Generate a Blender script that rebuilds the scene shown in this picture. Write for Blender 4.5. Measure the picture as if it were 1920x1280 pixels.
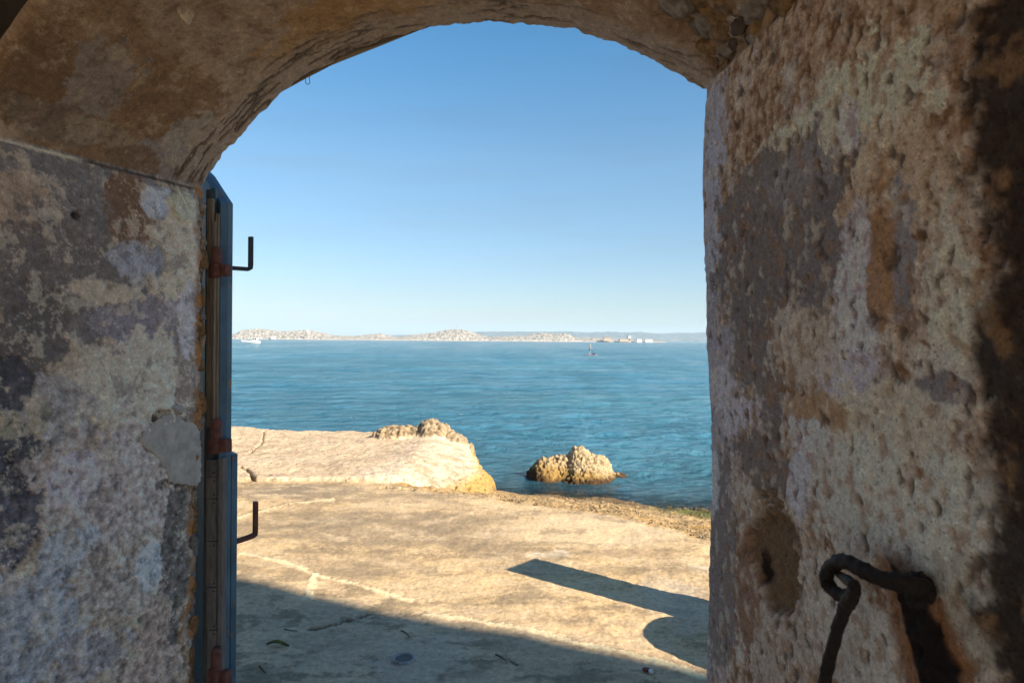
import bpy, bmesh, math, random
import numpy as np
from mathutils import Vector, Matrix

R_ = math.radians
random.seed(7)
rng = np.random.default_rng(11)
sc = bpy.context.scene
for o in list(bpy.data.objects):
    bpy.data.objects.remove(o)
COL = sc.collection

# ------------------------------------------------------------------ camera
FPX = 1280.0                     # focal length in pixels of the 1920 px wide photograph
CAM = np.array([0.0, 0.0, 1.8])  # z = 0 is the terrace
ROLL, PITCH = R_(0.47), -math.atan(2.5 / FPX)
fw = np.array([0, math.cos(PITCH), math.sin(PITCH)])
up0 = np.array([0, -math.sin(PITCH), math.cos(PITCH)])
rt0 = np.array([1.0, 0, 0])
RT = rt0 * math.cos(ROLL) + up0 * math.sin(ROLL)
UP = up0 * math.cos(ROLL) - rt0 * math.sin(ROLL)
cam = bpy.data.cameras.new('camera')
camo = bpy.data.objects.new('camera', cam)
COL.objects.link(camo)
M = Matrix.Identity(4)
for i in range(3):
    M[i][0], M[i][1], M[i][2], M[i][3] = RT[i], UP[i], -fw[i], CAM[i]
camo.matrix_world = M
cam.sensor_width, cam.lens, cam.sensor_fit = 36, 24, 'HORIZONTAL'
cam.clip_start, cam.clip_end = 0.05, 30000
cam.dof.use_dof = True
cam.dof.focus_distance = 4.5
cam.dof.aperture_fstop = 10.0
sc.camera = camo

# ------------------------------------------------------------------ world, sun, exposure
SUN_EL = R_(30)
SUN_H = np.array([0.80, -0.60])          # horizontal direction towards the sun
w = bpy.data.worlds.new('World')
sc.world = w
w.use_nodes = True
nt = w.node_tree
bg = nt.nodes['Background']
sky = nt.nodes.new('ShaderNodeTexSky')
sky.sky_type = 'NISHITA'
sky.sun_disc = False
sky.sun_elevation = SUN_EL
sky.sun_rotation = math.atan2(SUN_H[0], SUN_H[1])
sky.altitude = 0
sky.air_density, sky.dust_density, sky.ozone_density = 1.0, 0.3, 2.0
tint = nt.nodes.new('ShaderNodeMix'); tint.data_type = 'RGBA'; tint.blend_type = 'MULTIPLY'; tint.inputs[0].default_value = 1.0
# sky tint: pale at the horizon, bluer higher, less blue overhead to neutralise shade
tco = nt.nodes.new('ShaderNodeTexCoord'); sxy = nt.nodes.new('ShaderNodeSeparateXYZ')
nt.links.new(tco.outputs['Generated'], sxy.inputs[0])
tr_ = nt.nodes.new('ShaderNodeValToRGB')
while len(tr_.color_ramp.elements) < 5: tr_.color_ramp.elements.new(0.5)
for e_, (p_, c_) in zip(tr_.color_ramp.elements, ((0.0, (0.60, 0.62, 0.72)), (0.08, (0.62, 0.70, 0.80)), (0.25, (0.64, 0.85, 0.92)), (0.42, (0.37, 0.86, 1.05)), (0.80, (0.74, 0.92, 0.98)))):
    e_.position, e_.color = p_, (*c_, 1)
nt.links.new(sxy.outputs['Z'], tr_.inputs[0]); nt.links.new(tr_.outputs[0], tint.inputs[7])
nt.links.new(sky.outputs[0], tint.inputs[6])
mpc = nt.nodes.new('ShaderNodeMapping'); mpc.inputs['Scale'].default_value = (1.6, 1.6, 16.0)
nt.links.new(tco.outputs['Generated'], mpc.inputs[0])
nzc = nt.nodes.new('ShaderNodeTexNoise'); nzc.inputs['Scale'].default_value = 2.2; nzc.inputs['Detail'].default_value = 6
nt.links.new(mpc.outputs[0], nzc.inputs['Vector'])
rpc = nt.nodes.new('ShaderNodeValToRGB')
rpc.color_ramp.elements[0].position, rpc.color_ramp.elements[0].color = 0.50, (1, 1, 1, 1)
rpc.color_ramp.elements[1].position, rpc.color_ramp.elements[1].color = 0.80, (1.0, 0.93, 0.90, 1)
nt.links.new(nzc.outputs[0], rpc.inputs[0])
cld = nt.nodes.new('ShaderNodeMix'); cld.data_type = 'RGBA'; cld.blend_type = 'MULTIPLY'; cld.inputs[0].default_value = 1.0
nt.links.new(tint.outputs[2], cld.inputs[6]); nt.links.new(rpc.outputs[0], cld.inputs[7])
nt.links.new(cld.outputs[2], bg.inputs[0])
bg.inputs[1].default_value = 0.080
sun = bpy.data.lights.new('sun', 'SUN')
sun.energy, sun.angle, sun.color = 5.0, R_(0.53), (1.0, 0.83, 0.62)
suno = bpy.data.objects.new('sun', sun)
COL.objects.link(suno)
sdir = Vector((SUN_H[0] * math.cos(SUN_EL), SUN_H[1] * math.cos(SUN_EL), math.sin(SUN_EL)))
suno.rotation_euler = sdir.to_track_quat('Z', 'Y').to_euler()
suno.location = (6, -4, 9)
vs = sc.view_settings
vs.view_transform, vs.look, vs.gamma, vs.use_curve_mapping = 'Standard', 'None', 1.0, False
vs.exposure = 1.08
sc.render.engine = 'CYCLES'
cy = sc.cycles
cy.use_denoising = True
cy.max_bounces, cy.diffuse_bounces, cy.glossy_bounces = 10, 6, 4
cy.transparent_max_bounces, cy.volume_bounces = 8, 1
cy.sample_clamp_indirect = 6

# ------------------------------------------------------------------ helpers
def ray(u, v):
    d = fw + RT * ((u - 960) / FPX) + UP * ((640 - v) / FPX)
    return d
def on_z(u, v, z):
    d = ray(u, v)
    return CAM + d * ((z - CAM[2]) / d[2])
def on_y(u, v, y):
    d = ray(u, v)
    return CAM + d * (y / d[1])
def project(P):
    q = P - CAM
    x, yy, zz = q @ RT, q @ UP, q @ fw
    zz = np.where(zz < 0.05, 0.05, zz)
    return 960 + FPX * x / zz, 640 - FPX * yy / zz

PERM = np.concatenate([np.random.default_rng(3).permutation(256)] * 3)
GR = np.random.default_rng(5).normal(size=(256, 3))
GR /= np.linalg.norm(GR, axis=1)[:, None]
GR = GR.astype(np.float32); PERM = PERM.astype(np.int32)
def perlin(P, seed=0):
    P = (P + np.array([seed * 17.31, seed * 7.77, seed * 3.13]))
    i = np.floor(P).astype(np.int32)
    f = (P - i).astype(np.float32)
    i &= 255
    s = f * f * f * (f * (f * 6 - 15) + 10)
    out = 0
    for dx in (0, 1):
        wx = s[:, 0] if dx else 1 - s[:, 0]
        for dy in (0, 1):
            wy = s[:, 1] if dy else 1 - s[:, 1]
            for dz in (0, 1):
                wz = s[:, 2] if dz else 1 - s[:, 2]
                h = PERM[PERM[PERM[i[:, 0] + dx] + i[:, 1] + dy] + i[:, 2] + dz]
                g = GR[h]
                out = out + wx * wy * wz * (g[:, 0] * (f[:, 0] - dx) + g[:, 1] * (f[:, 1] - dy) + g[:, 2] * (f[:, 2] - dz))
    return out * 1.6
def fbm(P, freq, octv=4, seed=0, gain=0.5, ridged=False):
    P = np.asarray(P) * freq
    a, tot, out = 1.0, 0.0, 0
    for k in range(octv):
        n = perlin(P, seed + k * 1.7)
        if ridged:
            n = 1 - 2 * np.abs(n)
        out = out + a * n
        tot += a
        a *= gain
        P = P * 2.03
    return out / tot
def sstep(a, b, x):
    t = np.clip((x - a) / (b - a), 0, 1)
    return t * t * (3 - 2 * t)
def mixc(c, m, col):
    return c * (1 - m[:, None]) + np.asarray(col) * m[:, None]

def tag(o, label=None, cat=None, group=None, kind=None):
    if label: o['label'] = label
    if cat: o['category'] = cat
    if group: o['group'] = group
    if kind: o['kind'] = kind
    return o
def empty(name, loc=(0, 0, 0)):
    o = bpy.data.objects.new(name, None)
    o.empty_display_size = 0.1
    o.location = tuple(float(c) for c in loc)
    COL.objects.link(o)
    return o
def link(name, me, mat, parent=None):
    o = bpy.data.objects.new(name, me)
    COL.objects.link(o)
    if mat is not None and not me.materials:
        me.materials.append(mat)
    if parent is not None:
        o.parent = parent
        l = parent.location if parent.parent is None else parent.location + parent.parent.location
        o.location = -Vector(l)          # geometry is written in world coordinates
    return o
def npmesh(name, V, F, mat, parent=None, attrs=None, smooth=True):
    """V (n,3), F (m,4) or (m,3) -> one mesh object; attrs: {name: (n,3) colours or (n,) floats}"""
    me = bpy.data.meshes.new(name)
    k = F.shape[1]
    me.vertices.add(len(V)); me.vertices.foreach_set('co', np.ascontiguousarray(V, dtype=np.float32).ravel())
    me.loops.add(F.size); me.loops.foreach_set('vertex_index', F.astype(np.int32).ravel())
    me.polygons.add(len(F)); me.polygons.foreach_set('loop_start', np.arange(0, F.size, k, dtype=np.int32))
    me.polygons.foreach_set('loop_total', np.full(len(F), k, dtype=np.int32))
    me.polygons.foreach_set('use_smooth', np.full(len(F), smooth))
    me.update(calc_edges=True)
    for an, av in (attrs or {}).items():
        if av.ndim == 2:
            a = me.color_attributes.new(an, 'FLOAT_COLOR', 'POINT')
            c = np.ones((len(V), 4), dtype=np.float32); c[:, :3] = av
            a.data.foreach_set('color', c.ravel())
        else:
            a = me.attributes.new(an, 'FLOAT', 'POINT')
            a.data.foreach_set('value', av.astype(np.float32))
    return link(name, me, mat, parent)
def gridF(r, c):
    i = np.arange(r * c).reshape(r, c)
    return np.stack([i[:-1, :-1], i[:-1, 1:], i[1:, 1:], i[1:, :-1]], -1).reshape(-1, 4)
def bmobj(name, bm, mat, parent=None, smooth=False, bevel=0.0):
    if bevel:
        bmesh.ops.bevel(bm, geom=bm.edges[:], offset=bevel, segments=2, affect='EDGES', profile=0.5)
    bmesh.ops.recalc_face_normals(bm, faces=bm.faces[:])
    me = bpy.data.meshes.new(name)
    bm.to_mesh(me); bm.free()
    if smooth:
        for p in me.polygons: p.use_smooth = True
    return link(name, me, mat, parent)
def prism(pts, off):
    """closed polygon pts (3D) extruded by off"""
    bm = bmesh.new()
    off = Vector(off)
    a = [bm.verts.new(Vector(p)) for p in pts]
    b = [bm.verts.new(Vector(p) + off) for p in pts]
    bm.faces.new(a); bm.faces.new(b[::-1])
    n = len(pts)
    for i in range(n):
        bm.faces.new((a[i], b[i], b[(i + 1) % n], a[(i + 1) % n]))
    return bm
def obox(o, ex, ey, ez):
    o, ex, ey, ez = (Vector(tuple(float(c) for c in q)) for q in (o, ex, ey, ez))
    return prism([o, o + ex, o + ex + ey, o + ey], ez)
def tube(path, rad, seg=14, jitter=0.0, seed=0):
    path = np.asarray(path, float)
    n = len(path)
    rad = np.full(n, rad) if np.isscalar(rad) else np.asarray(rad)
    tg = np.gradient(path, axis=0)
    tg /= np.linalg.norm(tg, axis=1)[:, None]
    ref = np.array([0.13, 0.21, 0.97])
    V = []
    nx = np.cross(tg[0], ref); nx /= np.linalg.norm(nx)
    for k in range(n):
        nx = nx - tg[k] * (nx @ tg[k]); nx /= np.linalg.norm(nx)
        ny = np.cross(tg[k], nx)
        for s in range(seg):
            a = 2 * math.pi * s / seg
            V.append(path[k] + rad[k] * (nx * math.cos(a) + ny * math.sin(a)))
    V = np.array(V)
    if jitter:
        V = V + (V - np.repeat(path, seg, 0)) * (fbm(V, 90, 3, seed)[:, None] * jitter)
    F = []
    for k in range(n - 1):
        for s in range(seg):
            F.append((k * seg + s, k * seg + (s + 1) % seg, (k + 1) * seg + (s + 1) % seg, (k + 1) * seg + s))
    V = np.vstack([V, path[0], path[-1]])
    for s in range(seg):
        F.append((len(V) - 2, (s + 1) % seg, s, s))
        F.append((len(V) - 1, (n - 1) * seg + s, (n - 1) * seg + (s + 1) % seg, (n - 1) * seg + (s + 1) % seg))
    bm = bmesh.new()
    vv = [bm.verts.new(Vector(p)) for p in V]
    for f in F:
        bm.faces.new([vv[i] for i in dict.fromkeys(f)])
    return bm
def spline(pts, n):
    pts = np.asarray(pts, float)
    P = np.vstack([2 * pts[0] - pts[1], pts, 2 * pts[-1] - pts[-2]])
    out = []
    m = len(pts) - 1
    for t in np.linspace(0, m - 1e-6, n):
        i = int(t); f = t - i
        a, b, c, d = P[i], P[i + 1], P[i + 2], P[i + 3]
        out.append(0.5 * ((2 * b) + (c - a) * f + (2 * a - 5 * b + 4 * c - d) * f * f + (3 * b - a - 3 * c + d) * f ** 3))
    return np.array(out)
def stone_bm(c, ax, size, seed, rough=0.3, sub=2):
    """an irregular stone: icosphere squeezed along the axes ax (3x3 rows) and roughened"""
    bm = bmesh.new()
    bmesh.ops.create_icosphere(bm, subdivisions=sub, radius=1.0)
    P = np.array([v.co[:] for v in bm.verts])
    d = 1 + fbm(P, 0.9, 3, seed) * rough * 2.2 + fbm(P, 3.2, 3, seed + 2, 0.6) * rough * 0.7
    P = P * d[:, None]
    P = np.sign(P) * np.abs(P) ** 0.8
    Q = np.asarray(c) + (P * np.asarray(size)) @ np.asarray(ax)
    for v, q in zip(bm.verts, Q): v.co = q
    return bm

# ------------------------------------------------------------------ materials
def mat_new(name):
    m = bpy.data.materials.new(name); m.use_nodes = True
    return m, m.node_tree, m.node_tree.nodes['Principled BSDF']
def nd(t, typ, **kw):
    n = t.nodes.new(typ)
    for k, v in kw.items():
        if k.startswith('i_'):
            n.inputs[int(k[2:])].default_value = v
        else:
            setattr(n, k, v)
    return n
def noise(t, scale, detail=6, rough=0.6, vec=None, dist=0.0):
    n = t.nodes.new('ShaderNodeTexNoise')
    n.inputs['Scale'].default_value = scale
    n.inputs['Detail'].default_value = detail
    n.inputs['Roughness'].default_value = rough
    n.inputs['Distortion'].default_value = dist
    if vec is None:
        g = t.nodes.new('ShaderNodeNewGeometry'); vec = g.outputs['Position']
    t.links.new(vec, n.inputs['Vector'])
    return n
def ramp(t, inp, stops):
    r = t.nodes.new('ShaderNodeValToRGB')
    el = r.color_ramp.elements
    while len(el) < len(stops): el.new(0.5)
    for e, (p, c) in zip(el, stops):
        e.position = p
        e.color = (*c, 1) if isinstance(c, (tuple, list)) else (c, c, c, 1)
    t.links.new(inp, r.inputs[0])
    return r
def mult(t, a, b, fac=1.0):
    m = t.nodes.new('ShaderNodeMix'); m.data_type = 'RGBA'; m.blend_type = 'MULTIPLY'
    m.inputs[0].default_value = fac
    t.links.new(a, m.inputs[6]); t.links.new(b, m.inputs[7])
    return m.outputs[2]
def bump(t, b, hts, base=None):
    """chain of (height socket, strength, distance)"""
    nrm = None
    for h, s, d in hts:
        k = t.nodes.new('ShaderNodeBump')
        k.inputs['Strength'].default_value = s
        k.inputs['Distance'].default_value = d
        t.links.new(h, k.inputs['Height'])
        if nrm is not None: t.links.new(nrm, k.inputs['Normal'])
        nrm = k.outputs[0]
    if b is not None: t.links.new(nrm, b.inputs['Normal'])
    return nrm
def attr_mat(name, s1=60, s2=260, lo=0.62, hi=1.3, bd=0.004, rough=0.92, bs=0.7, vor=0, vd=0.004, fleck=0.0):
    """colour from the mesh's own colour layer, broken up with grain, crisp flecks, pits and relief"""
    m, t, b = mat_new(name)
    a = nd(t, 'ShaderNodeAttribute', attribute_name='Col')
    n1, n2 = noise(t, s1, 10, 0.7), noise(t, s2, 4, 0.6)
    r1 = ramp(t, n1.outputs[0], [(0.3, lo), (0.7, hi)])
    r2 = ramp(t, n2.outputs[0], [(0.3, 0.75), (0.7, 1.25)])
    c = mult(t, mult(t, a.outputs[0], r1.outputs[0]), r2.outputs[0])
    hts = [(n1.outputs[0], bs, bd), (n2.outputs[0], bs, bd * 0.35)]
    if fleck:
        n3 = noise(t, s1 * 0.8, 9, 0.75, dist=0.3)
        r3 = ramp(t, n3.outputs[0], [(0.0, 1 - fleck * 0.5), (0.40, 1 - fleck * 0.5), (0.425, 1.0), (0.575, 1.0), (0.60, 1 + fleck), (1.0, 1 + fleck)])
        c = mult(t, c, r3.outputs[0])
        hts.append((r3.outputs[0], 0.8, bd * 0.5))
    if vor:
        v = t.nodes.new('ShaderNodeTexVoronoi'); v.inputs['Scale'].default_value = vor
        v.inputs['Randomness'].default_value = 1.0
        g = t.nodes.new('ShaderNodeNewGeometry')
        nw = noise(t, vor * 0.7, 4, 0.6)
        ad = nd(t, 'ShaderNodeMixRGB'); ad.inputs[0].default_value = 1.0; ad.blend_type = 'ADD'
        sc2 = nd(t, 'ShaderNodeVectorMath', operation='SCALE'); sc2.inputs['Scale'].default_value = 1.2 / vor
        t.links.new(nw.outputs[1], sc2.inputs[0])
        t.links.new(g.outputs['Position'], ad.inputs[1]); t.links.new(sc2.outputs[0], ad.inputs[2])
        t.links.new(ad.outputs[0], v.inputs['Vector'])
        rv = ramp(t, v.outputs['Distance'], [(0.06, 0.42), (0.24, 1.0)])
        c = mult(t, c, rv.outputs[0])
        hts.append((rv.outputs[0], 0.9, vd))
    t.links.new(c, b.inputs['Base Color'])
    b.inputs['Roughness'].default_value = rough
    b.inputs['Specular IOR Level'].default_value = 0.25
    bump(t, b, hts)
    return m
def plain_mat(name, col, col2=None, s=30, rough=0.8, bd=0.001, metal=0.0, stretch=None, spec=0.3):
    m, t, b = mat_new(name)
    col2 = col2 or tuple(c * 0.6 for c in col)
    vec = None
    if stretch:
        g = t.nodes.new('ShaderNodeNewGeometry')
        mp = t.nodes.new('ShaderNodeMapping'); mp.inputs['Scale'].default_value = stretch
        t.links.new(g.outputs['Position'], mp.inputs[0]); vec = mp.outputs[0]
    n = noise(t, s, 7, 0.65, vec)
    r = ramp(t, n.outputs[0], [(0.32, col2), (0.68, col)])
    t.links.new(r.outputs[0], b.inputs['Base Color'])
    b.inputs['Roughness'].default_value = rough
    b.inputs['Metallic'].default_value = metal
    b.inputs['Specular IOR Level'].default_value = spec
    n2 = noise(t, s * 4, 5, 0.6, vec)
    bump(t, b, [(n2.outputs[0], 0.6, bd)])
    return m
def paint_mat(name, col, under, amount=0.56, s=24):
    """old paint, flaked through to what lies under it"""
    m, t, b = mat_new(name)
    n = noise(t, s, 9, 0.68)
    n3 = noise(t, 7, 4, 0.6)
    r3 = ramp(t, n3.outputs[0], [(0.3, tuple(c * 0.7 for c in col)), (0.7, tuple(c * 1.35 for c in col))])
    r = ramp(t, n.outputs[0], [(amount, 0.0), (amount + 0.03, 1.0)])
    mx = t.nodes.new('ShaderNodeMix'); mx.data_type = 'RGBA'
    t.links.new(r.outputs[0], mx.inputs[0]); t.links.new(r3.outputs[0], mx.inputs[6])
    mx.inputs[7].default_value = (*under, 1)
    t.links.new(mx.outputs[2], b.inputs['Base Color'])
    b.inputs['Roughness'].default_value = 0.55
    n2 = noise(t, 160, 4, 0.6)
    bump(t, b, [(r.outputs[0], 0.5, -0.001), (n2.outputs[0], 0.5, 0.0008)])
    return m

M_PLASTER = attr_mat('plaster', 60, 300, 0.70, 1.25, 0.0035, fleck=0.30)
M_ROUGH = attr_mat('rough_render', 105, 320, 0.70, 1.22, 0.0020, bs=0.7, vor=110, vd=0.0012, fleck=0.40)
M_RUBBLE = attr_mat('rubble', 45, 200, 0.45, 1.45, 0.012, bs=0.9)
M_GROUND = attr_mat('terrace_concrete', 26, 170, 0.74, 1.22, 0.006, 0.88, fleck=0.16)
M_BEACH = attr_mat('beach_gravel', 32, 120, 0.65, 1.3, 0.015, 0.85)
M_ROCK = attr_mat('limestone', 11, 60, 0.72, 1.22, 0.025, 0.9, vor=13, vd=0.012, fleck=0.12)
M_BOULD = attr_mat('pitted_limestone', 14, 55, 0.6, 1.3, 0.04, 0.9, 0.95, vor=15, vd=0.012)
M_ISLE = attr_mat('island_limestone', 0.14, 0.5, 0.6, 1.35, 1.5, 0.95)
M_HILL = attr_mat('far_hill', 0.008, 0.035, 0.7, 1.3, 2.0, 0.95)
M_ROOM = plain_mat('room_plaster', (0.46, 0.40, 0.32), (0.34, 0.29, 0.22), 6, 0.95, 0.004)
M_UNLIT = plain_mat('plaster_painted_shade', (0.055, 0.042, 0.032), (0.022, 0.018, 0.015), 9, 0.95, 0.006)  # inner face: its lack of light put into a near-black colour
M_BOUNCE = plain_mat('bounce_yard_pale', (0.55, 0.47, 0.36), (0.45, 0.38, 0.29), 2, 0.95, 0.006)  # kept pale to bounce sunlight into the room
M_FACE = plain_mat('facade_render', (0.40, 0.33, 0.24), (0.28, 0.23, 0.17), 3, 0.95, 0.006)
M_CHIP = [plain_mat('stone_chip_ochre', (0.32, 0.17, 0.065), (0.10, 0.055, 0.03), 75, 0.95, 0.004),
          plain_mat('stone_chip_cream', (0.40, 0.31, 0.225), (0.17, 0.11, 0.07), 75, 0.95, 0.004),
          plain_mat('stone_chip_grey', (0.26, 0.23, 0.21), (0.10, 0.085, 0.075), 75, 0.95, 0.004)]
M_RUB = [plain_mat('rubble_brown', (0.360, 0.240, 0.143), (0.120, 0.075, 0.048), 60, 0.95, 0.008),
         plain_mat('rubble_grey', (0.390, 0.338, 0.292), (0.150, 0.123, 0.105), 60, 0.95, 0.008),
         plain_mat('rubble_ochre', (0.405, 0.247, 0.112), (0.135, 0.083, 0.045), 60, 0.95, 0.008),
         plain_mat('rubble_dark', (0.150, 0.112, 0.090), (0.060, 0.045, 0.038), 30, 0.95, 0.008)]
M_BLUE = paint_mat('blue_door_paint', (0.095, 0.180, 0.260), (0.26, 0.20, 0.15), 0.59)
M_BLUE2 = paint_mat('dark_blue_paint', (0.060, 0.125, 0.185), (0.20, 0.13, 0.09), 0.61)
M_WOOD = plain_mat('bare_weathered_wood', (0.33, 0.265, 0.19), (0.15, 0.11, 0.08), 26, 0.85, 0.002, stretch=(9, 9, 0.5))
M_GREYW = plain_mat('grey_painted_board', (0.20, 0.178, 0.16), (0.11, 0.098, 0.09), 30, 0.8, 0.001, stretch=(3, 3, 0.6))
M_RUST = plain_mat('rusted_iron', (0.20, 0.075, 0.055), (0.075, 0.035, 0.03), 45, 0.75, 0.002)
M_IRON = plain_mat('blackened_iron', (0.034, 0.020, 0.015), (0.007, 0.006, 0.006), 130, 0.6, 0.006)
M_STEEL = plain_mat('painted_steel_bar', (0.045, 0.065, 0.085), (0.03, 0.035, 0.04), 60, 0.5, 0.0005)

# ------------------------------------------------------------------ the doorway wall
ALPHA = R_(23)
EV = np.array([math.cos(ALPHA), -math.sin(ALPHA), 0])      # along the facade, to the right
NV = np.array([math.sin(ALPHA), math.cos(ALPHA), 0])       # out of the facade, towards the sea
D0 = 1.639
THICK = 0.70
def on_face(u, v, d=D0):
    r = ray(u, v)
    return CAM + r * (d / (r @ NV))
left_px = [(357, 1420), (362, 1280), (370, 1100), (374, 950), (379, 800), (381, 640), (384, 500), (386, 420), (385, 356)]
arch_px = [(385, 352), (397, 334), (413, 312), (431, 290), (455, 262), (482, 232), (520, 192), (570, 152), (640, 116), (700, 91), (760, 71),
           (820, 58), (880, 51), (950, 50), (1010, 56), (1070, 67), (1130, 85), (1180, 105), (1230, 127), (1270, 146), (1308, 172)]
right_px = [(1311, 176), (1305, 300), (1305, 400), (1310, 520), (1313, 640), (1318, 760), (1320, 900), (1318, 1000), (1315, 1150), (1309, 1280), (1302, 1420)]
def resample(px, ds):
    P = np.array([on_face(*p) for p in px])
    P = spline(P, 400)
    L = np.concatenate([[0], np.cumsum(np.linalg.norm(np.diff(P, axis=0), axis=1))])
    n = max(2, int(L[-1] / ds))
    s = np.linspace(0, L[-1], n)
    return np.stack([np.interp(s, L, P[:, k]) for k in range(3)], 1)
DS = 0.0038
def to_floor(P, first):
    # carry the jamb line straight down to the threshold
    e = P[0] if first else P[-1]
    n = int((e[2] - 0.12) / 0.03)
    z = np.linspace(0.12, e[2], n, endpoint=False)
    Q = np.stack([np.full(n, e[0]), np.full(n, e[1]), z], 1)
    return np.vstack([Q, P]) if first else np.vstack([P, Q[::-1]])
PL, PA, PR = to_floor(resample(left_px, DS), True), resample(arch_px, DS), to_floor(resample(right_px, DS), False)
OUT = np.vstack([PL, PA, PR])
part = np.concatenate([np.zeros(len(PL)), np.ones(len(PA)), np.full(len(PR), 2)]).astype(int)
NT = len(OUT)
TL = np.concatenate([[0], np.cumsum(np.linalg.norm(np.diff(OUT, axis=0), axis=1))])
ec = OUT @ EV
LV = -NV * THICK
RV = np.array([0.107, -1.0, 0]); RV /= np.linalg.norm(RV); RV = RV * ((THICK + 0.12) / -(RV @ NV))
bl = sstep(ec.min() + 0.50 * np.ptp(ec), ec.max() - 0.03, ec)
bl[part == 0] = 0; bl[part == 2] = 1
INW = LV * (1 - bl)[:, None] + RV * bl[:, None]
# keep each surface's own normal: tangent x inward direction
tg = np.zeros_like(OUT)
for k in (0, 1, 2):
    s = part == k
    tg[s] = np.gradient(OUT[s], axis=0)
tg /= np.linalg.norm(tg, axis=1)[:, None] + 1e-12
nr = np.cross(tg, INW); nr /= np.linalg.norm(nr, axis=1)[:, None]
ctr = OUT[part == 1].mean(0) - np.array([0, 0, 0.4])
flip = np.sign(((ctr - OUT) * nr).sum(1)); nr *= flip[:, None]
# soften the normals across the two creases
kern = np.ones(9) / 9
for c in range(3):
    nr[:, c] = np.convolve(np.pad(nr[:, c], 4, mode='edge'), kern, 'valid')
nr /= np.linalg.norm(nr, axis=1)[:, None]
NS = 200
sa = np.linspace(0, 1, NS)
A = (sa[None, :] * np.linalg.norm(INW, axis=1)[:, None])
V0 = OUT[:, None, :] + sa[None, :, None] * INW[:, None, :]
N0 = np.repeat(nr[:, None, :], NS, 1)
rf = np.where(part == 2, 0.055, np.where(part == 1, 0.03, 0.022))[:, None]
x = np.clip(1 - A / rf, 0, 1)
fil = rf * (1 - np.sqrt(np.maximum(0, 1 - x * x)))
x2 = np.clip(1 - (A[:, -1:] - A) / 0.025, 0, 1)
fil = fil + 0.025 * (1 - np.sqrt(np.maximum(0, 1 - x2 * x2)))
P0 = (V0 - N0 * fil[..., None]).reshape(-1, 3)
N0 = N0.reshape(-1, 3)
Tf = np.repeat(TL[:, None], NS, 1).ravel()
Af = A.ravel()
PT = np.repeat(part[:, None], NS, 1).ravel()
U0, VV0 = project(P0)
def surf(u, v, k):
    """(t, a) on surface k of the point the photograph shows at (u, v)"""
    s = np.where(PT == k)[0]
    d = (U0[s] - u) ** 2 + (VV0[s] - v) ** 2
    j = s[np.argmin(d)]
    return Tf[j], Af[j], j
NZ = {'w': fbm(P0, 7, 5, 21, 0.6), 'f': fbm(P0, 30, 4, 22, 0.7), 'b': fbm(P0, 2.6, 3, 23), 'm': fbm(P0, 16, 4, 24), 'sp': fbm(P0, 75, 2, 25)}
Pst = P0 * np.array([1, 1, 0.8])
NZ['v'] = fbm(Pst, 44, 3, 26, 0.65)
def blob(u, v, ru, rv, k, amp=0.55, fine=0.35, soft=0.10):
    t0, a0, _ = surf(u, v, k)
    tu, au, _ = surf(u + ru, v, k); tl, al, _ = surf(u - ru, v, k)
    td, ad, _ = surf(u, v + rv, k); tu2, au2, _ = surf(u, v - rv, k)
    ra = max(abs(au - al) / 2, abs(ad - au2) / 2, 0.012); rt_ = max(abs(td - tu2) / 2, abs(tu - tl) / 2, 0.012)
    d = np.sqrt(((Tf - t0) / rt_) ** 2 + ((Af - a0) / ra) ** 2)
    d = d + NZ['w'] * amp + NZ['f'] * fine
    return sstep(1 + soft, 1 - soft, d) * (PT == k)
C = np.zeros((len(P0), 3))
H = NZ['b'] * 0.012 + NZ['w'] * 0.004 + NZ['m'] * 0.0020      # relief, metres
# --- left reveal
k = 0; s0 = (PT == 0).astype(float)
g = sstep(-0.12, 0.16, NZ['w'] + 0.6 * NZ['m'])
cl = np.array([0.17, 0.145, 0.12])[None] * (1 - g[:, None]) + np.array([0.29, 0.245, 0.185])[None] * g[:, None]
H = H + s0 * (g * 0.0022 + NZ['f'] * 0.0022)
def lay(u, v, ru, rv, col, h=0.0015, flat=0.0, amp=0.8, fine=0.5, kk=0, op=0.95):
    global cl, H
    m = blob(u, v, ru, rv, kk, amp, fine, 0.06) * op
    cl = mixc(cl, m, col)
    H = H + m * h - flat * m * (NZ['f'] * 0.0022 + NZ['m'] * 0.002)
GREY, CREAM, BLUEG, BROWN = (0.15, 0.14, 0.135), (0.37, 0.32, 0.24), (0.27, 0.295, 0.32), (0.145, 0.10, 0.065)
lay(160, 360, 190, 110, (0.155, 0.15, 0.15), 0.002, 1, 0.3)
lay(40, 380, 55, 60, (0.27, 0.22, 0.17), 0.002)
lay(130, 540, 190, 140, (0.145, 0.13, 0.12), -0.001, 0.5)
lay(245, 395, 48, 75, (0.155, 0.105, 0.07), 0.002, 1, 0.35, 0.25)
lay(305, 385, 46, 36, (0.30, 0.33, 0.37), 0.002, 1, 0.25, 0.2)
lay(330, 480, 62, 120, CREAM, 0.004, -0.6)
lay(290, 490, 16, 26, BLUEG, -0.003, 1, 0.3)
lay(250, 490, 45, 40, (0.24, 0.25, 0.27), -0.002, 1)
lay(270, 610, 95, 50, (0.185, 0.17, 0.18), -0.002, 1)
lay(190, 545, 70, 25, (0.33, 0.29, 0.22), 0.003)
lay(60, 620, 90, 90, (0.12, 0.11, 0.10), -0.002)
lay(245, 720, 150, 90, (0.36, 0.325, 0.255), 0.003, -0.4)
lay(100, 780, 90, 80, (0.24, 0.235, 0.225), 0.001)
lay(25, 720, 40, 50, (0.08, 0.078, 0.085), -0.004)
lay(35, 860, 50, 80, (0.075, 0.075, 0.08), -0.004)
lay(70, 780, 22, 40, (0.27, 0.25, 0.19), 0.002)
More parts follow.
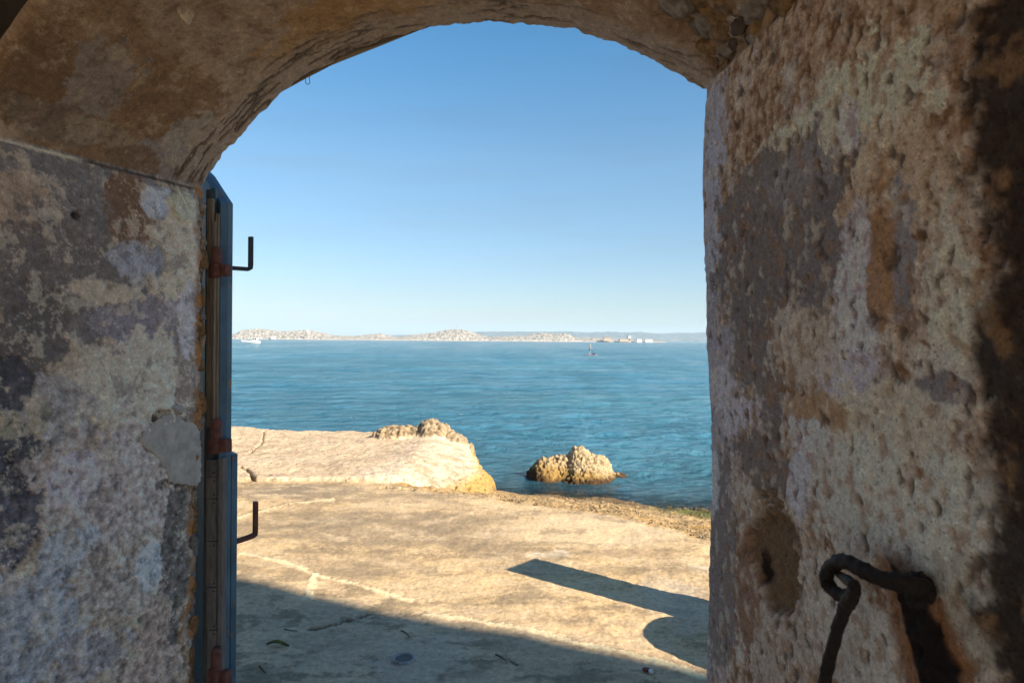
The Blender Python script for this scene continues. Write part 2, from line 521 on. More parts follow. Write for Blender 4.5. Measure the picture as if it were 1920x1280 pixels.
lay(20, 800, 25, 30, (0.24, 0.23, 0.17), 0.002)
lay(210, 920, 150, 130, (0.31, 0.275, 0.25), 0.002, -1.2)
lay(150, 890, 50, 60, (0.35, 0.32, 0.34), 0.002)
lay(120, 1045, 70, 60, (0.28, 0.30, 0.31), 0.003, 0.5)
lay(60, 1170, 130, 110, (0.235, 0.255, 0.275), 0.001)
lay(30, 990, 45, 80, (0.10, 0.10, 0.11), -0.003)
lay(230, 1080, 110, 80, (0.29, 0.255, 0.215), 0.001, -1.0)
lay(280, 1060, 24, 40, (0.30, 0.34, 0.36), 0.001)
lay(300, 1210, 70, 80, (0.29, 0.225, 0.18), 0.002, -0.5)
lay(170, 1230, 80, 60, (0.25, 0.24, 0.235), 0.001)
lay(352, 690, 26, 130, (0.19, 0.16, 0.13), 0.0)
lay(340, 1030, 34, 150, (0.12, 0.11, 0.095), -0.002, 0.8)
lay(350, 600, 16, 70, (0.33, 0.32, 0.32), 0.001)
lay(350, 1190, 12, 90, (0.20, 0.135, 0.08), 0.0)
lay(340, 385, 34, 28, (0.32, 0.31, 0.22), 0.006, 0, 0.3)
lay(300, 778, 20, 14, (0.09, 0.06, 0.045), -0.008, 0.5, 0.4, 0.3)
lay(140, 403, 4, 4, (0.05, 0.045, 0.04), -0.006, 0, 0.2, 0.1)
lay(312, 905, 30, 10, (0.15, 0.13, 0.11), -0.003, 0.5)
# scratched pale marks high on the wall
for (u, v, ru, rv) in [(64, 402, 5, 7), (75, 400, 4, 7), (79, 404, 3, 5), (87, 396, 2.5, 6), (91, 404, 3, 6), (96, 399, 2.5, 7), (101, 403, 3, 7), (107, 402, 4, 7), (112, 404, 4, 5)]:
    lay(u, v, ru, rv, (0.30, 0.275, 0.24), 0.0, 0, 0.25, 0.2, op=0.75)
mc = np.abs(NZ['w'] * 1.0 + 0.15 * NZ['m']) < 0.012                      # pale hairline veins
cl = mixc(cl, mc * s0 * 0.45, (0.38, 0.35, 0.29))
# flakes: small scabs of wash left on, small scabs fallen off, everywhere but the smooth coats
fk = fbm(P0, 13, 6, 62, 0.72)
cl = mixc(cl, sstep(0.13, 0.16, fk) * s0 * 0.5, (0.37, 0.335, 0.265)); H = H + sstep(0.10, 0.19, fk) * s0 * 0.0016
cl = mixc(cl, sstep(-0.15, -0.19, fk) * s0 * 0.5, (0.125, 0.112, 0.105)); H = H - sstep(-0.12, -0.22, fk) * s0 * 0.0016
gr = fbm(P0, 42, 3, 63, 0.7)                                             # stucco grain, coarse low on the jamb
low = sstep(1.75, 1.45, P0[:, 2] + NZ['w'] * 0.3) * s0
H = H + gr * (0.0014 + 0.0042 * low) * s0
seam = sstep(0.007, 0.003, np.abs(Tf - TL[len(PL) - 1] + 0.006 + NZ['f'] * 0.006)) * s0
cl = mixc(cl, seam * sstep(0.40, 0.44, Af) * 0.9, (0.42, 0.37, 0.31)); cl = mixc(cl, seam * sstep(0.42, 0.38, Af) * 0.8, (0.06, 0.05, 0.04))
cl = cl * np.array([1.52, 1.46, 1.38]) * (1 + (gr * 0.75 * (0.4 + low) * s0)[:, None])
# rust-brown broken arris
ar = sstep(0.05, 0.02, Af + NZ['w'] * 0.03 + NZ['f'] * 0.01) * s0
cl = mixc(cl, ar, (0.27, 0.20, 0.145)); cl = mixc(cl, ar * sstep(0.0, 0.12, NZ['m']), (0.33, 0.165, 0.06)); cl = mixc(cl, ar * sstep(-0.05, -0.2, NZ['m']), (0.38, 0.31, 0.24)); cl = mixc(cl, ar * sstep(0.15, 0.3, NZ['f']), (0.09, 0.06, 0.04)); H = H + ar * (NZ['m'] * 0.012 + NZ['f'] * 0.008)
C[PT == 0] = cl[PT == 0]
# --- vault
k = 1; s1 = (PT == 1).astype(float)
g = sstep(-0.25, 0.25, NZ['b'] + 0.3 * NZ['w'])
cl = np.array([0.19, 0.118, 0.064])[None] * (1 - g[:, None]) + np.array([0.24, 0.175, 0.12])[None] * g[:, None]
fk1 = fbm(P0, 16, 6, 64, 0.72)
lay(690, 40, 230, 70, (0.25, 0.145, 0.055), 0, 0, kk=1, op=0.8)
lay(330, 190, 110, 90, (0.165, 0.10, 0.052), 0, 0, kk=1, op=0.9)
lay(150, 150, 120, 90, (0.185, 0.155, 0.13), 0.001, 0, kk=1, op=0.8)
lay(60, 150, 45, 120, (0.145, 0.085, 0.042), 0, 0, kk=1, op=0.9)
lay(110, 235, 120, 30, (0.15, 0.11, 0.075), -0.002, -1, kk=1)
lay(200, 255, 70, 25, (0.22, 0.175, 0.12), 0.002, -1.5, kk=1, op=0.7)
lay(310, 300, 80, 40, (0.185, 0.155, 0.14), 0.001, 0, kk=1, op=0.9)
lay(250, 300, 60, 40, (0.155, 0.10, 0.06), 0.001, 0, kk=1)
lay(360, 255, 30, 60, (0.24, 0.21, 0.17), 0.001, 0, kk=1, op=0.8)
lay(480, 200, 70, 40, (0.24, 0.19, 0.14), 0.001, 0, kk=1, op=0.7)
lay(560, 170, 70, 50, (0.24, 0.19, 0.135), 0.001, 0, kk=1, op=0.8)
for u, v in [(343, 17), (352, 22), (346, 24)]:
    lay(u, v, 7, 6, (0.36, 0.29, 0.21), 0.012, 0, 0.3, 0.3, kk=1)
cl = mixc(cl, sstep(0.08, 0.22, fk1) * s1 * 0.5, (0.30, 0.225, 0.15)); cl = mixc(cl, sstep(-0.10, -0.24, fk1) * s1 * 0.5, (0.10, 0.065, 0.04))
H = H + s1 * fk1 * 0.003
ring = sstep(0.16, 0.10, Af + NZ['w'] * 0.07 + NZ['m'] * 0.02) * s1       # greyer, coarser ring by the outer edge
cl = mixc(cl, ring * 0.85, (0.235, 0.185, 0.145))
H = H + ring * (NZ['m'] * 0.010 + NZ['f'] * 0.004)
bed = (np.abs(fbm(np.stack([Tf * 1.2, Af * 14, Af * 0], 1), 2.0, 4, 61)) < 0.05) * ring   # splits along the ring
cl = mixc(cl, bed * 0.6, (0.08, 0.055, 0.04)); H = H - bed * 0.008
# collapsed rubble to the right of the crown
t1, a1, _ = surf(1200, 3, 1); t2, a2, _ = surf(1325, 140, 1); t3, _, _ = surf(1150, 3, 1)
aline = np.interp(Tf, [t1, t2, TL[part == 1][-1]], [a1, a2, min(a2, 0.12)])
rub = sstep(-0.015, 0.012, Af - aline + NZ['w'] * 0.025 + NZ['f'] * 0.012) * sstep(t3, t1, Tf + NZ['w'] * 0.03) * s1
rn = fbm(P0, 11, 4, 31, 0.55, True)
cr = mixc(mixc(np.tile(np.array([0.20, 0.135, 0.085]), (len(P0), 1)), sstep(0.0, 0.3, NZ['w']), (0.30, 0.17, 0.065)), sstep(0.05, 0.25, NZ['m']), (0.25, 0.215, 0.185))
cr = mixc(cr, sstep(0.1, 0.35, fbm(P0, 9, 3, 33)), (0.07, 0.05, 0.04))
cl = cl * (1 - rub[:, None]) + cr * rub[:, None]
H = H + rub * (-0.035 + rn * 0.030 + NZ['m'] * 0.016 + NZ['f'] * 0.006)
C[PT == 1] = cl[PT == 1]
# --- right reveal
k = 2; s2 = (PT == 2).astype(float)
H = H * (1 - 0.55 * s2)
pit = NZ['v']
up_ = sstep(1.75, 2.15, P0[:, 2] + NZ['w'] * 0.25)
cl = mixc(np.tile(np.array([0.37, 0.30, 0.215]), (len(P0), 1)), up_, (0.36, 0.255, 0.155))
cl = mixc(cl, sstep(-0.02, -0.25, pit), (0.17, 0.095, 0.045))
cl = mixc(cl, sstep(0.05, 0.25, pit) * 0.7, (0.46, 0.365, 0.25))
H = H + s2 * pit * 0.0014
def layr(u, v, ru, rv, col, h=0.002, flat=0.7, amp=0.9, fine=0.8, op=0.92):
    global cl, H
    m = blob(u, v, ru, rv, 2, amp, fine, 0.07) * op
    cl = mixc(cl, m, col)
    H = H + m * h * 0.5 - flat * m * pit * 0.0014
PALE, DGREY, LILAC = (0.50, 0.455, 0.325), (0.15, 0.132, 0.115), (0.47, 0.465, 0.50)
# the pale wash, worn to scabs, thickest low on the jamb
wsh = fbm(P0, 8, 6, 44, 0.74)
lowr = sstep(2.05, 1.55, P0[:, 2] + NZ['w'] * 0.2)
m = sstep(0.10, 0.16, wsh + 0.16 * lowr - 0.06) * s2 * sstep(0.10, 0.2, Af)
cl = mixc(cl, m * 0.55, (0.50, 0.47, 0.375)); H = H + m * 0.0012
m = sstep(0.13, 0.19, fbm(P0, 10, 6, 45, 0.74)) * s2
cl = mixc(cl, m * 0.4, (0.46, 0.45, 0.47)); H = H + m * 0.0010
m = sstep(0.12, 0.2, fbm(P0, 12, 6, 46, 0.74)) * s2
cl = mixc(cl, m * 0.45, (0.17, 0.145, 0.125)); H = H - m * 0.0015
m = sstep(0.13, 0.06, Af + NZ['w'] * 0.04 + NZ['f'] * 0.02) * s2 * sstep(-0.3, 0.1, wsh + 0.1)
cl = mixc(cl, m * 0.6, (0.30, 0.295, 0.305))
m = sstep(0.10, 0.20, fbm(P0, 52, 3, 47, 0.65) + 0.25 * NZ['w']) * s2 * sstep(0.08, 0.2, Af)
cl = mixc(cl, m * 0.5, (0.235, 0.14, 0.07)); H = H - m * 0.0012
layr(1570, 235, 130, 110, PALE, 0.001, 0.3)
layr(1470, 300, 80, 80, PALE, 0.001, 0.3)
layr(1640, 330, 90, 120, (0.440, 0.341, 0.213), 0, 0.1, op=0.7)
layr(1345, 260, 18, 110, (0.355, 0.362, 0.383), 0, 0.6)
layr(1336, 420, 18, 140, (0.334, 0.348, 0.376), 0, 0.6)
layr(1440, 450, 90, 170, DGREY, -0.003, 1.0)
layr(1410, 640, 60, 150, (0.165, 0.143, 0.121), -0.002, 0.8)
layr(1500, 340, 60, 50, (0.220, 0.204, 0.193), -0.002, 0.6)
layr(1510, 500, 80, 130, (0.165, 0.149, 0.132), -0.003, 0.8)
layr(1612, 480, 36, 100, LILAC, 0.003, 0.9, 0.4)
layr(1600, 600, 45, 120, (0.469, 0.469, 0.511), 0.002, 0.8)
layr(1590, 700, 60, 60, (0.383, 0.376, 0.412), 0.001, 0.8)
layr(1590, 225, 14, 60, (0.469, 0.469, 0.511), 0, 0.7)
layr(1690, 470, 26, 150, (0.209, 0.198, 0.193), -0.004, 0.9)
layr(1650, 460, 22, 150, (0.286, 0.165, 0.077), 0.005, -0.8)
layr(1500, 640, 70, 80, (0.426, 0.376, 0.284), 0.001, 0.2, op=0.8)
layr(1790, 560, 60, 150, (0.454, 0.426, 0.312), 0.0, 0.2)
layr(1760, 720, 60, 80, (0.426, 0.405, 0.320), 0.0, 0.2)
layr(1660, 800, 120, 90, (0.440, 0.405, 0.298), 0.001, 0.3)
layr(1770, 730, 50, 26, (0.176, 0.160, 0.154), -0.003, 0.8)
layr(1530, 770, 56, 36, (0.33, 0.22, 0.12), 0.006, -0.8)
layr(1520, 810, 40, 26, (0.483, 0.483, 0.511), 0.002, 0.7)
layr(1650, 960, 190, 120, (0.469, 0.440, 0.355), 0.001, 0.3)
layr(1800, 1000, 90, 150, (0.469, 0.454, 0.355), 0.001, 0.4)
layr(1600, 1180, 110, 120, (0.426, 0.391, 0.305), 0.001, 0.3)
layr(1840, 1160, 70, 120, (0.334, 0.312, 0.234), 0.001, 0.4)
layr(1350, 800, 34, 200, (0.305, 0.291, 0.291), 0.0, 0.4)
layr(1375, 760, 30, 60, (0.426, 0.412, 0.426), 0.002, 0.5)
layr(1430, 860, 60, 60, (0.165, 0.138, 0.110), -0.002, 0.6)
layr(1500, 900, 24, 70, (0.426, 0.426, 0.469), 0.003, 0.6)
layr(1350, 1050, 34, 230, (0.187, 0.165, 0.143), 0.0, 0.2)
layr(1450, 1180, 60, 110, (0.369, 0.312, 0.234), 0.0, 0.2)
layr(1400, 1100, 22, 110, (0.231, 0.138, 0.083), 0.0, 0.3)
layr(1340, 900, 10, 60, (0.469, 0.469, 0.511), 0.0, 0.3)
# ochre grains sitting on the pale washes, and dark pits
spk = sstep(0.10, 0.30, fbm(Pst, 48, 2, 41) + 0.35 * NZ['w']) * s2 * sstep(0.03, 0.14, Af)
cl = mixc(cl, spk * 0.6, (0.24, 0.145, 0.075)); H = H - spk * 0.0018
fl = sstep(0.16, 0.34, fbm(Pst, 34, 3, 43)) * s2
cl = mixc(cl, fl * 0.45, (0.50, 0.46, 0.36)); H = H + fl * 0.002
pk = sstep(0.30, 0.44, fbm(P0 * np.array([1, 1, 0.7]), 46, 2, 42)) * s2
cl = mixc(cl, pk * 0.8, (0.09, 0.065, 0.045)); H = H - pk * 0.004
# hollow where the render has fallen out
t0, a0, _ = surf(1447, 1040, 2); _, ah, _ = surf(1500, 1040, 2); tv, _, _ = surf(1447, 1140, 2)
dh = np.sqrt(((Tf - t0) / abs(tv - t0)) ** 2 + ((Af - a0) / abs(ah - a0)) ** 2) + NZ['w'] * 0.95 + NZ['f'] * 0.45
hol = sstep(1.1, 0.8, dh) * s2
cl = mixc(cl, hol, (0.15, 0.10, 0.052)); H = H - hol * (0.012 + 0.014 * rn)
cl = mixc(cl, hol * sstep(0.1, 0.4, NZ['m']), (0.03, 0.02, 0.014))
# rust run below the iron ring
t0, a0, _ = surf(1705, 1090, 2); t9, a9, _ = surf(1765, 1275, 2)
ax_ = a0 + (a9 - a0) * np.clip((Tf - t0) / (t9 - t0), -0.3, 2.5)
wd = 0.034 + 0.020 * np.clip((Tf - t0) / (t9 - t0), 0, 1)
dd = np.abs(Af - ax_) / wd + NZ['w'] * 0.5 + NZ['f'] * 0.25
below = sstep(-0.045, 0.0, (Tf - t0) * np.sign(t9 - t0) + NZ['w'] * 0.02)
cl = mixc(cl, sstep(2.0, 1.2, dd) * below * s2 * 0.85, (0.20, 0.085, 0.026))
cl = mixc(cl, sstep(1.05, 0.7, dd) * below * s2 * 0.95, (0.010, 0.007, 0.005)); H = H + sstep(1.05, 0.7, dd) * below * s2 * (0.004 + NZ['f'] * 0.008)
# ragged inner corner: brown staining, and the unlit edge's darkness painted in
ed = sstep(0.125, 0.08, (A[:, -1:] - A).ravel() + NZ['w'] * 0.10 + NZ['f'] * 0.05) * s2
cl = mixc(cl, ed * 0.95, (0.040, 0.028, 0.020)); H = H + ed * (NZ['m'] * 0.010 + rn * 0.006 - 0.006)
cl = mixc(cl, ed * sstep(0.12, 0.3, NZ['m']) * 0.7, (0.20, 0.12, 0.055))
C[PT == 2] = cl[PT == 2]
# chipped outer edge everywhere, and hold the relief still at the creases
edge = sstep(0.05, 0.0, Af)
H = H + edge * (fbm(P0, 20, 3, 51) * 0.012 - 0.002)
crease = np.minimum(np.abs(Tf - TL[len(PL)]), np.abs(Tf - TL[len(PL) + len(PA)]))
H = H * sstep(0, 0.02, crease) + (1 - sstep(0, 0.02, crease)) * NZ['w'] * 0.004
PW = (P0 + N0 * H[:, None]).reshape(NT, NS, 3)
for k in (0, 1, 2):                                   # keep the coats distinct from one another
    mu = C[PT == k].mean(0); C[PT == k] = np.maximum(mu + (C[PT == k] - mu) * (1.16, 1.08, 1.08)[k], C[PT == k] * 0.55)
lum = C.mean(1, keepdims=True)
C = np.clip((C * 0.9 + lum * 0.1) * np.array([[1.36, 1.34, 1.44], [1.80, 1.84, 1.95], [1.68, 1.64, 1.82]])[PT], 0.010, 0.75)

wall = empty('arched_doorway', (*(OUT[0][:2]), 0.0))
tag(wall, 'thick weathered plaster wall with an arched doorway opening onto the sea', 'wall')
Cg = C.reshape(NT, NS, 3)
iL, iA = len(PL), len(PL) + len(PA)
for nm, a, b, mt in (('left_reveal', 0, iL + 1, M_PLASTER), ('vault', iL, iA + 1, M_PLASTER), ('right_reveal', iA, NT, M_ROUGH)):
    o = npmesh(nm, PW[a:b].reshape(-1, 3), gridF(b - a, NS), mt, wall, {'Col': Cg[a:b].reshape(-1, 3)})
    o['label'] = {'left_reveal': 'left jamb with peeling grey, cream and blue plaster', 'vault': 'brown plastered underside of the arch',
                  'right_reveal': 'right jamb with ochre render, pale flaking washes and rust'}[nm]
# inner and outer faces of the wall
sel = np.unique(np.linspace(0, NT - 1, 420).astype(int))
def face_ring(name, edge_pts, off, ztop, zbot, emin, emax, mat):
    E = np.array(edge_pts)
    e, z = E @ EV, E[:, 2]
    n = len(E)
    th = np.arctan2(z - 1.6, e - e.mean())
    outer = []
    for i in range(n):
        f = i / (n - 1)
        # walk the left side up, along the top, down the right side
        if f < 0.3: q = (emin, zbot + (ztop - zbot) * f / 0.3)
        elif f < 0.7: q = (emin + (emax - emin) * (f - 0.3) / 0.4, ztop)
        else: q = (emax, ztop - (ztop - zbot) * (f - 0.7) / 0.3)
        outer.append(EV * q[0] + NV * off + np.array([0, 0, q[1]]))
    rows = [E * (1 - s) + np.array(outer) * s for s in np.linspace(0, 1, 12) ** 2]
    for r in rows[1:]:
        r += NV[None] * (off - (r @ NV))[:, None]
    V = np.stack(rows, 0)
    j = fbm(V.reshape(-1, 3), 3.0, 3, 71).reshape(V.shape[:2]) * 0.012
    V = V + NV * j[..., None] * (np.arange(12) > 0)[:, None, None]
    npmesh(name, V.reshape(-1, 3), gridF(12, n), mat, wall)
pe = on_z(840, 1162, 0)
NB = 0.15                                     # the upper storey stands back from the doorway wall
FTOP = (pe @ NV - NB) / (-(SUN_H @ NV[:2])) * math.tan(SUN_EL)
FLOW = 3.4
face_ring('outer_face', PW[sel, 0], D0 - 0.006, FLOW, -0.3, -14, 34, M_FACE)
face_ring('inner_face', PW[sel, -1], D0 - THICK + 0.004, 2.9, -0.1, -3.2, 2.6, M_UNLIT)
# masonry above the doorway: a flat ledge, then the upper storey up to its worn parapet
n = 260
ee = np.linspace(-14, 34, n)
zt = FTOP + fbm(np.stack([ee, ee * 0, ee * 0], 1), 0.7, 4, 81) * 0.22
def band(zz, off): return EV[None] * ee[:, None] + NV[None] * off + np.stack([ee * 0, ee * 0, zz], 1)
o1 = np.ones(n)
V = np.array([band(o1 * 2.95, D0 - 0.012), band(o1 * FLOW, D0 - 0.012), band(o1 * FLOW, NB), band(zt, NB), band(zt, -2.7), band(o1 * 2.95, -2.7), band(o1 * 2.95, D0 - 0.012)])
npmesh('upper_storey', V.reshape(-1, 3), gridF(7, n), M_FACE, wall, smooth=False)
thr = obox(EV * (ec.min() - 0.3) + NV * (D0 - THICK - 0.1) + np.array([0, 0, -0.2]), EV * (np.ptp(ec) + 0.7), NV * (THICK + 0.12), (0, 0, 0.33))
bmobj('threshold', thr, M_FACE, wall)

# the room the camera stands in
def quad(name, pts, mat):
    me = bpy.data.meshes.new(name); me.from_pydata([tuple(p) for p in pts], [], [(0, 1, 2, 3)]); me.update()
    o = link(name, me, mat); tag(o, kind='structure'); return o
def RP(e, n_, z): return EV * e + NV * n_ + np.array([0, 0, z])
ri, rb = D0 - THICK + 0.02, -1.15
quad('room_floor', [RP(-3, ri + .1, 0.1), RP(2.4, ri + .1, 0.1), RP(2.4, rb, 0.1), RP(-3, rb, 0.1)], M_ROOM)
quad('room_ceiling', [RP(-3, ri + .02, 2.88), RP(-3, rb, 2.88), RP(2.4, rb, 2.88), RP(2.4, ri + .02, 2.88)], M_ROOM)
quad('room_wall_left', [RP(-3, ri + .05, 0), RP(-3, rb, 0), RP(-3, rb, 2.95), RP(-3, ri + .05, 2.95)], M_ROOM)
quad('room_wall_right', [RP(2.4, ri + .05, 0), RP(2.4, ri + .05, 2.95), RP(2.4, rb, 2.95), RP(2.4, rb, 0)], M_ROOM)
# for fill light: an added, unseen yard at the camera's back, between two piers
quad('room_wall_back', [RP(-3.05, rb, 0), RP(-2.3, rb, 0), RP(-2.3, rb, 2.95), RP(-3.05, rb, 2.95)], M_ROOM)
quad('bounce_yard', [RP(-16, rb - .02, 0.05), RP(16, rb - .02, 0.05), RP(16, -22, 0.05), RP(-16, -22, 0.05)], M_BOUNCE)

# loose stones showing in the broken vault, and the broken arris on the left
def surf_point(u, v, k):
    t, a, j = surf(u, v, k)
    return PW.reshape(-1, 3)[j], N0[j]
def frame(nv, seed):
    rr = random.Random(seed)
    a = Vector((rr.gauss(0, 1), rr.gauss(0, 1), rr.gauss(0, 1)))
    n_ = Vector(nv).normalized()
    a = (a - n_ * a.dot(n_)).normalized()
    return [a[:], n_.cross(a)[:], n_[:]]
for i, (u, v, s_, mi) in enumerate([(1262, 12, .042, 1), (1300, 25, .030, 0), (1325, 48, .030, 2), (1352, 20, .040, 0), (1395, 30, .034, 1), (1310, 62, .034, 1), (1345, 75, .032, 0),
        (1375, 62, .026, 3), (1410, 60, .024, 2), (1440, 30, .034, 0), (1290, 78, .024, 1), (1318, 100, .026, 2), (1345, 108, .024, 1), (1370, 95, .020, 3), (1395, 85, .026, 3),
        (1330, 122, .018, 0), (1352, 130, .016, 2), (1240, 30, .022, 1), (1470, 12, .026, 2), (1425, 8, .028, 3), (1415, 88, .018, 1), (1335, 8, .028, 2), (1380, 3, .024, 0), (1275, 48, .022, 2)]):
    p, nv = surf_point(u, v, 1)
    bmobj('stone', stone_bm(p - nv * s_ * 0.15, frame(nv, i), (s_ * 0.95, s_ * 0.7, s_ * 0.5), i + 3, 0.5, 3), M_RUB[mi], wall, True)
vch = 372.0
i = 0
while vch < 1290:
    ln = random.uniform(16, 58)
    v = vch + ln / 2
    vch += ln * random.uniform(0.75, 1.25)
    i += 1
    u = np.interp(v, [372, 640, 950, 1280], [383, 380, 375, 364]) + random.uniform(-4, 3)
    p, nv = surf_point(u, v, 0)
    hz_ = ln / 2 / FPX * 2.2 * 1.15
    mi = random.choice([0, 0, 1, 1, 2]) if v > 470 else random.choice([1, 1, 2])
    wch = random.uniform(0.007, 0.013)
    tl = random.uniform(-0.25, 0.25)
    ax3 = (EV[0] * math.sin(tl), EV[1] * math.sin(tl), math.cos(tl))
    bmobj('stone_chip', stone_bm(p - EV * 0.003 - NV * 0.004, [tuple(EV), tuple(NV), ax3], (wch, wch * 1.2, hz_), i + 50, 0.55, 3), M_CHIP[mi], wall, True)
p, nv = surf_point(329, 766, 0)
bmobj('stone', stone_bm(p, frame(nv, 77), (.022, .015, .012), 41, 0.45, 3), plain_mat('pale_stone', (0.50, 0.46, 0.42), (0.30, 0.27, 0.24), 60, 0.95, 0.004), wall, True)
# the smooth grey cement patch, trowelled on proud of the old plaster
t0, a0, _ = surf(327, 846, 0)
cp = [(258, 828), (275, 800), (300, 783), (322, 775), (345, 790), (368, 800), (372, 850), (368, 905), (335, 908), (315, 900), (308, 880), (290, 855)]
cc = np.array([surf(u, v, 0)[:2] for u, v in cp])
cc = spline(np.vstack([cc, cc[:1]]), 160)[:-1]
cm = cc.mean(0)
rings = []
iw = INW[10] / np.linalg.norm(INW[10])
def wallpt(t, a, h):
    ti = min(max(int(np.searchsorted(TL, t)), 1), NT - 2); ai = min(max(int(a / A[ti, -1] * (NS - 1)), 0), NS - 1)
    base = np.array([np.interp(t, TL, OUT[:, c]) for c in range(3)]) + iw * a
    return base + nr[ti] * h
loc_h = np.median(((PW[:, :, :] - V0)[:iL] * nr[:iL, None, :]).sum(-1)[(np.abs(TL[:iL] - t0) < 0.05)][:, 20:80])
RAG = fbm(np.stack([cc[:, 0], cc[:, 1], cc[:, 0] * 0], 1), 45, 4, 66, 0.7) * 0.14
V = []
for f, h in ((1.0, -0.002), (0.99, 0.0010), (0.95, 0.0018), (0.6, 0.002), (0.3, 0.002)):
    for j, q in enumerate(cc):
        rag = 1 + RAG[j]
        tt = cm + (q - cm) * f * rag
        V.append(wallpt(tt[0], tt[1], loc_h + 0.003 + h))
V = np.array(V); nc = len(cc)
F = [(r * nc + j, r * nc + (j + 1) % nc, (r + 1) * nc + (j + 1) % nc, (r + 1) * nc + j) for r in range(4) for j in range(nc)]
V = np.vstack([V, wallpt(cm[0], cm[1], loc_h + 0.005)])
F += [(4 * nc + j, 4 * nc + (j + 1) % nc, len(V) - 1, len(V) - 1) for j in range(nc)]
bm = bmesh.new(); vv = [bm.verts.new(p) for p in V]
for f in F: bm.faces.new([vv[i] for i in dict.fromkeys(f)])
M_CEM = plain_mat('cement', (0.54, 0.505, 0.46), (0.33, 0.305, 0.275), 30, 0.9, 0.004)
o = bmobj('cement_patch', bm, M_CEM, wall, True); o['label'] = 'smooth grey cement patch on the left jamb'

# ------------------------------------------------------------------ ground: terrace and beach
def yt(x):
    return np.interp(x, [-14, -2, -.57, 0, .575, 1.15, 1.78, 4, 10], [9.3, 8.8, 8.08, 7.63, 7.36, 7.02, 6.25, 4.7, 3.6])
def yw(x):
    return np.interp(x, [-14, -3, 0, 1.28, 1.94, 3.13, 6, 14], [14, 13, 11.55, 11.25, 10.95, 10.55, 9.8, 8.9])
WZ = -0.80
def ground_h(x, y):
    P = np.stack([x, y, x * 0], 1)
    nb = fbm(P, 0.9, 4, 91)
    a, b = yt(x) + nb * 0.35, yw(x) + nb * 0.5
    q = (y - a) / (b - a)
    z = np.where(q < 0, 0, np.where(q < 1, WZ * q, WZ - 0.20 * (y - b)))
    z = np.maximum(z, -4.0)
    soft = 0.10
    z = np.where(np.abs(q) < soft, WZ * (q + soft) ** 2 / (4 * soft), z)
    return z, q, nb
ty = 1 / np.linspace(1 / 1.5, 1 / 17.0, 760)
tc = np.concatenate([np.linspace(-3, -0.5, 60, endpoint=False), np.linspace(-0.5, 0.36, 560), np.linspace(0.36, 3, 60)[1:]])
Yg, Tg = np.meshgrid(ty, tc, indexing='ij')
Xg = Yg * Tg
xg, yg = Xg.ravel(), Yg.ravel()
zg, qg, nbg = ground_h(xg, yg)
G = np.stack([xg, yg, zg * 0], 1)
n1, n2, n3, n4 = fbm(G, 1.1, 5, 101), fbm(G, 5, 4, 102), fbm(G, 26, 4, 103, 0.65), fbm(G * np.array([0.7, 1.0, 1]), 2.4, 6, 104, 0.68)
on_t = sstep(0.06, -0.02, qg)
hh = (n1 * 0.030 + n2 * 0.010 + n3 * 0.0045 + n4 * 0.010) * on_t + (1 - on_t) * (n1 * 0.05 + n2 * 0.05 + n3 * 0.022)
gc = np.tile(np.array([0.49, 0.38, 0.23]), (len(G), 1))
gc = mixc(gc, sstep(0.0, 0.20, n4) * 0.8, (0.27, 0.21, 0.14))
gc = mixc(gc, sstep(-0.02, -0.2, n4) * 0.6, (0.50, 0.41, 0.28))
gc = mixc(gc, sstep(0.0, 0.3, n1) * 0.45, (0.27, 0.225, 0.165))
gc = mixc(gc, sstep(0.08, 0.3, n2) * 0.45, (0.49, 0.40, 0.27))
gc = mixc(gc, sstep(0.12, 0.3, n3) * 0.5, (0.20, 0.155, 0.10))
gc = mixc(gc, sstep(-0.14, -0.3, n3) * 0.5, (0.56, 0.47, 0.34))
def gblob(u, v, ru, rv, col, op=1.0, amp=0.8, soft=0.35, h=0.0):
    global gc, hh
    c = on_z(u, v, 0); a = on_z(u + ru, v, 0); b = on_z(u, v + rv, 0); b2 = on_z(u, max(v - rv, 800), 0)
    rx, ry = abs(a[0] - c[0]), abs(b2[1] - b[1]) / 2
    d = np.sqrt(((xg - c[0]) / rx) ** 2 + ((yg - c[1]) / ry) ** 2) + amp * n2 + 0.5 * n1 + 0.25 * n3
    m = sstep(1 + soft, 1 - soft, d) * op
    gc = mixc(gc, m, col); hh = hh + m * h
gblob(560, 922, 130, 16, (0.21, 0.18, 0.14), 0.85)
gblob(700, 930, 150, 10, (0.24, 0.195, 0.14), 0.6)
gblob(690, 985, 190, 34, (0.22, 0.185, 0.14), 0.75)
gblob(880, 985, 90, 26, (0.25, 0.205, 0.15), 0.6)
gblob(530, 975, 90, 26, (0.28, 0.23, 0.16), 0.5)
gblob(660, 1060, 110, 24, (0.26, 0.215, 0.16), 0.6)
gblob(920, 1020, 60, 26, (0.25, 0.205, 0.15), 0.6)
gblob(1130, 1036, 130, 8, (0.28, 0.22, 0.155), 0.6)
gblob(1100, 990, 180, 28, (0.48, 0.405, 0.295), 0.7)
gblob(760, 945, 90, 14, (0.46, 0.38, 0.27), 0.6)
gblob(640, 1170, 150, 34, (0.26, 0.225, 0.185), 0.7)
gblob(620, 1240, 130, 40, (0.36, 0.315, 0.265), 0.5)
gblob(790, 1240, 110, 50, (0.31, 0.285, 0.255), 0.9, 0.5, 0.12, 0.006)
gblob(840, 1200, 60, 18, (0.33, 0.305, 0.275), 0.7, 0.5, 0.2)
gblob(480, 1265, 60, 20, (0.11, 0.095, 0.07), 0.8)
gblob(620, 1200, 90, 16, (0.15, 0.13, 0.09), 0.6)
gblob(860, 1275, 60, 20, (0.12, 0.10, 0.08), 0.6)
gblob(900, 1180, 90, 20, (0.17, 0.145, 0.10), 0.6)
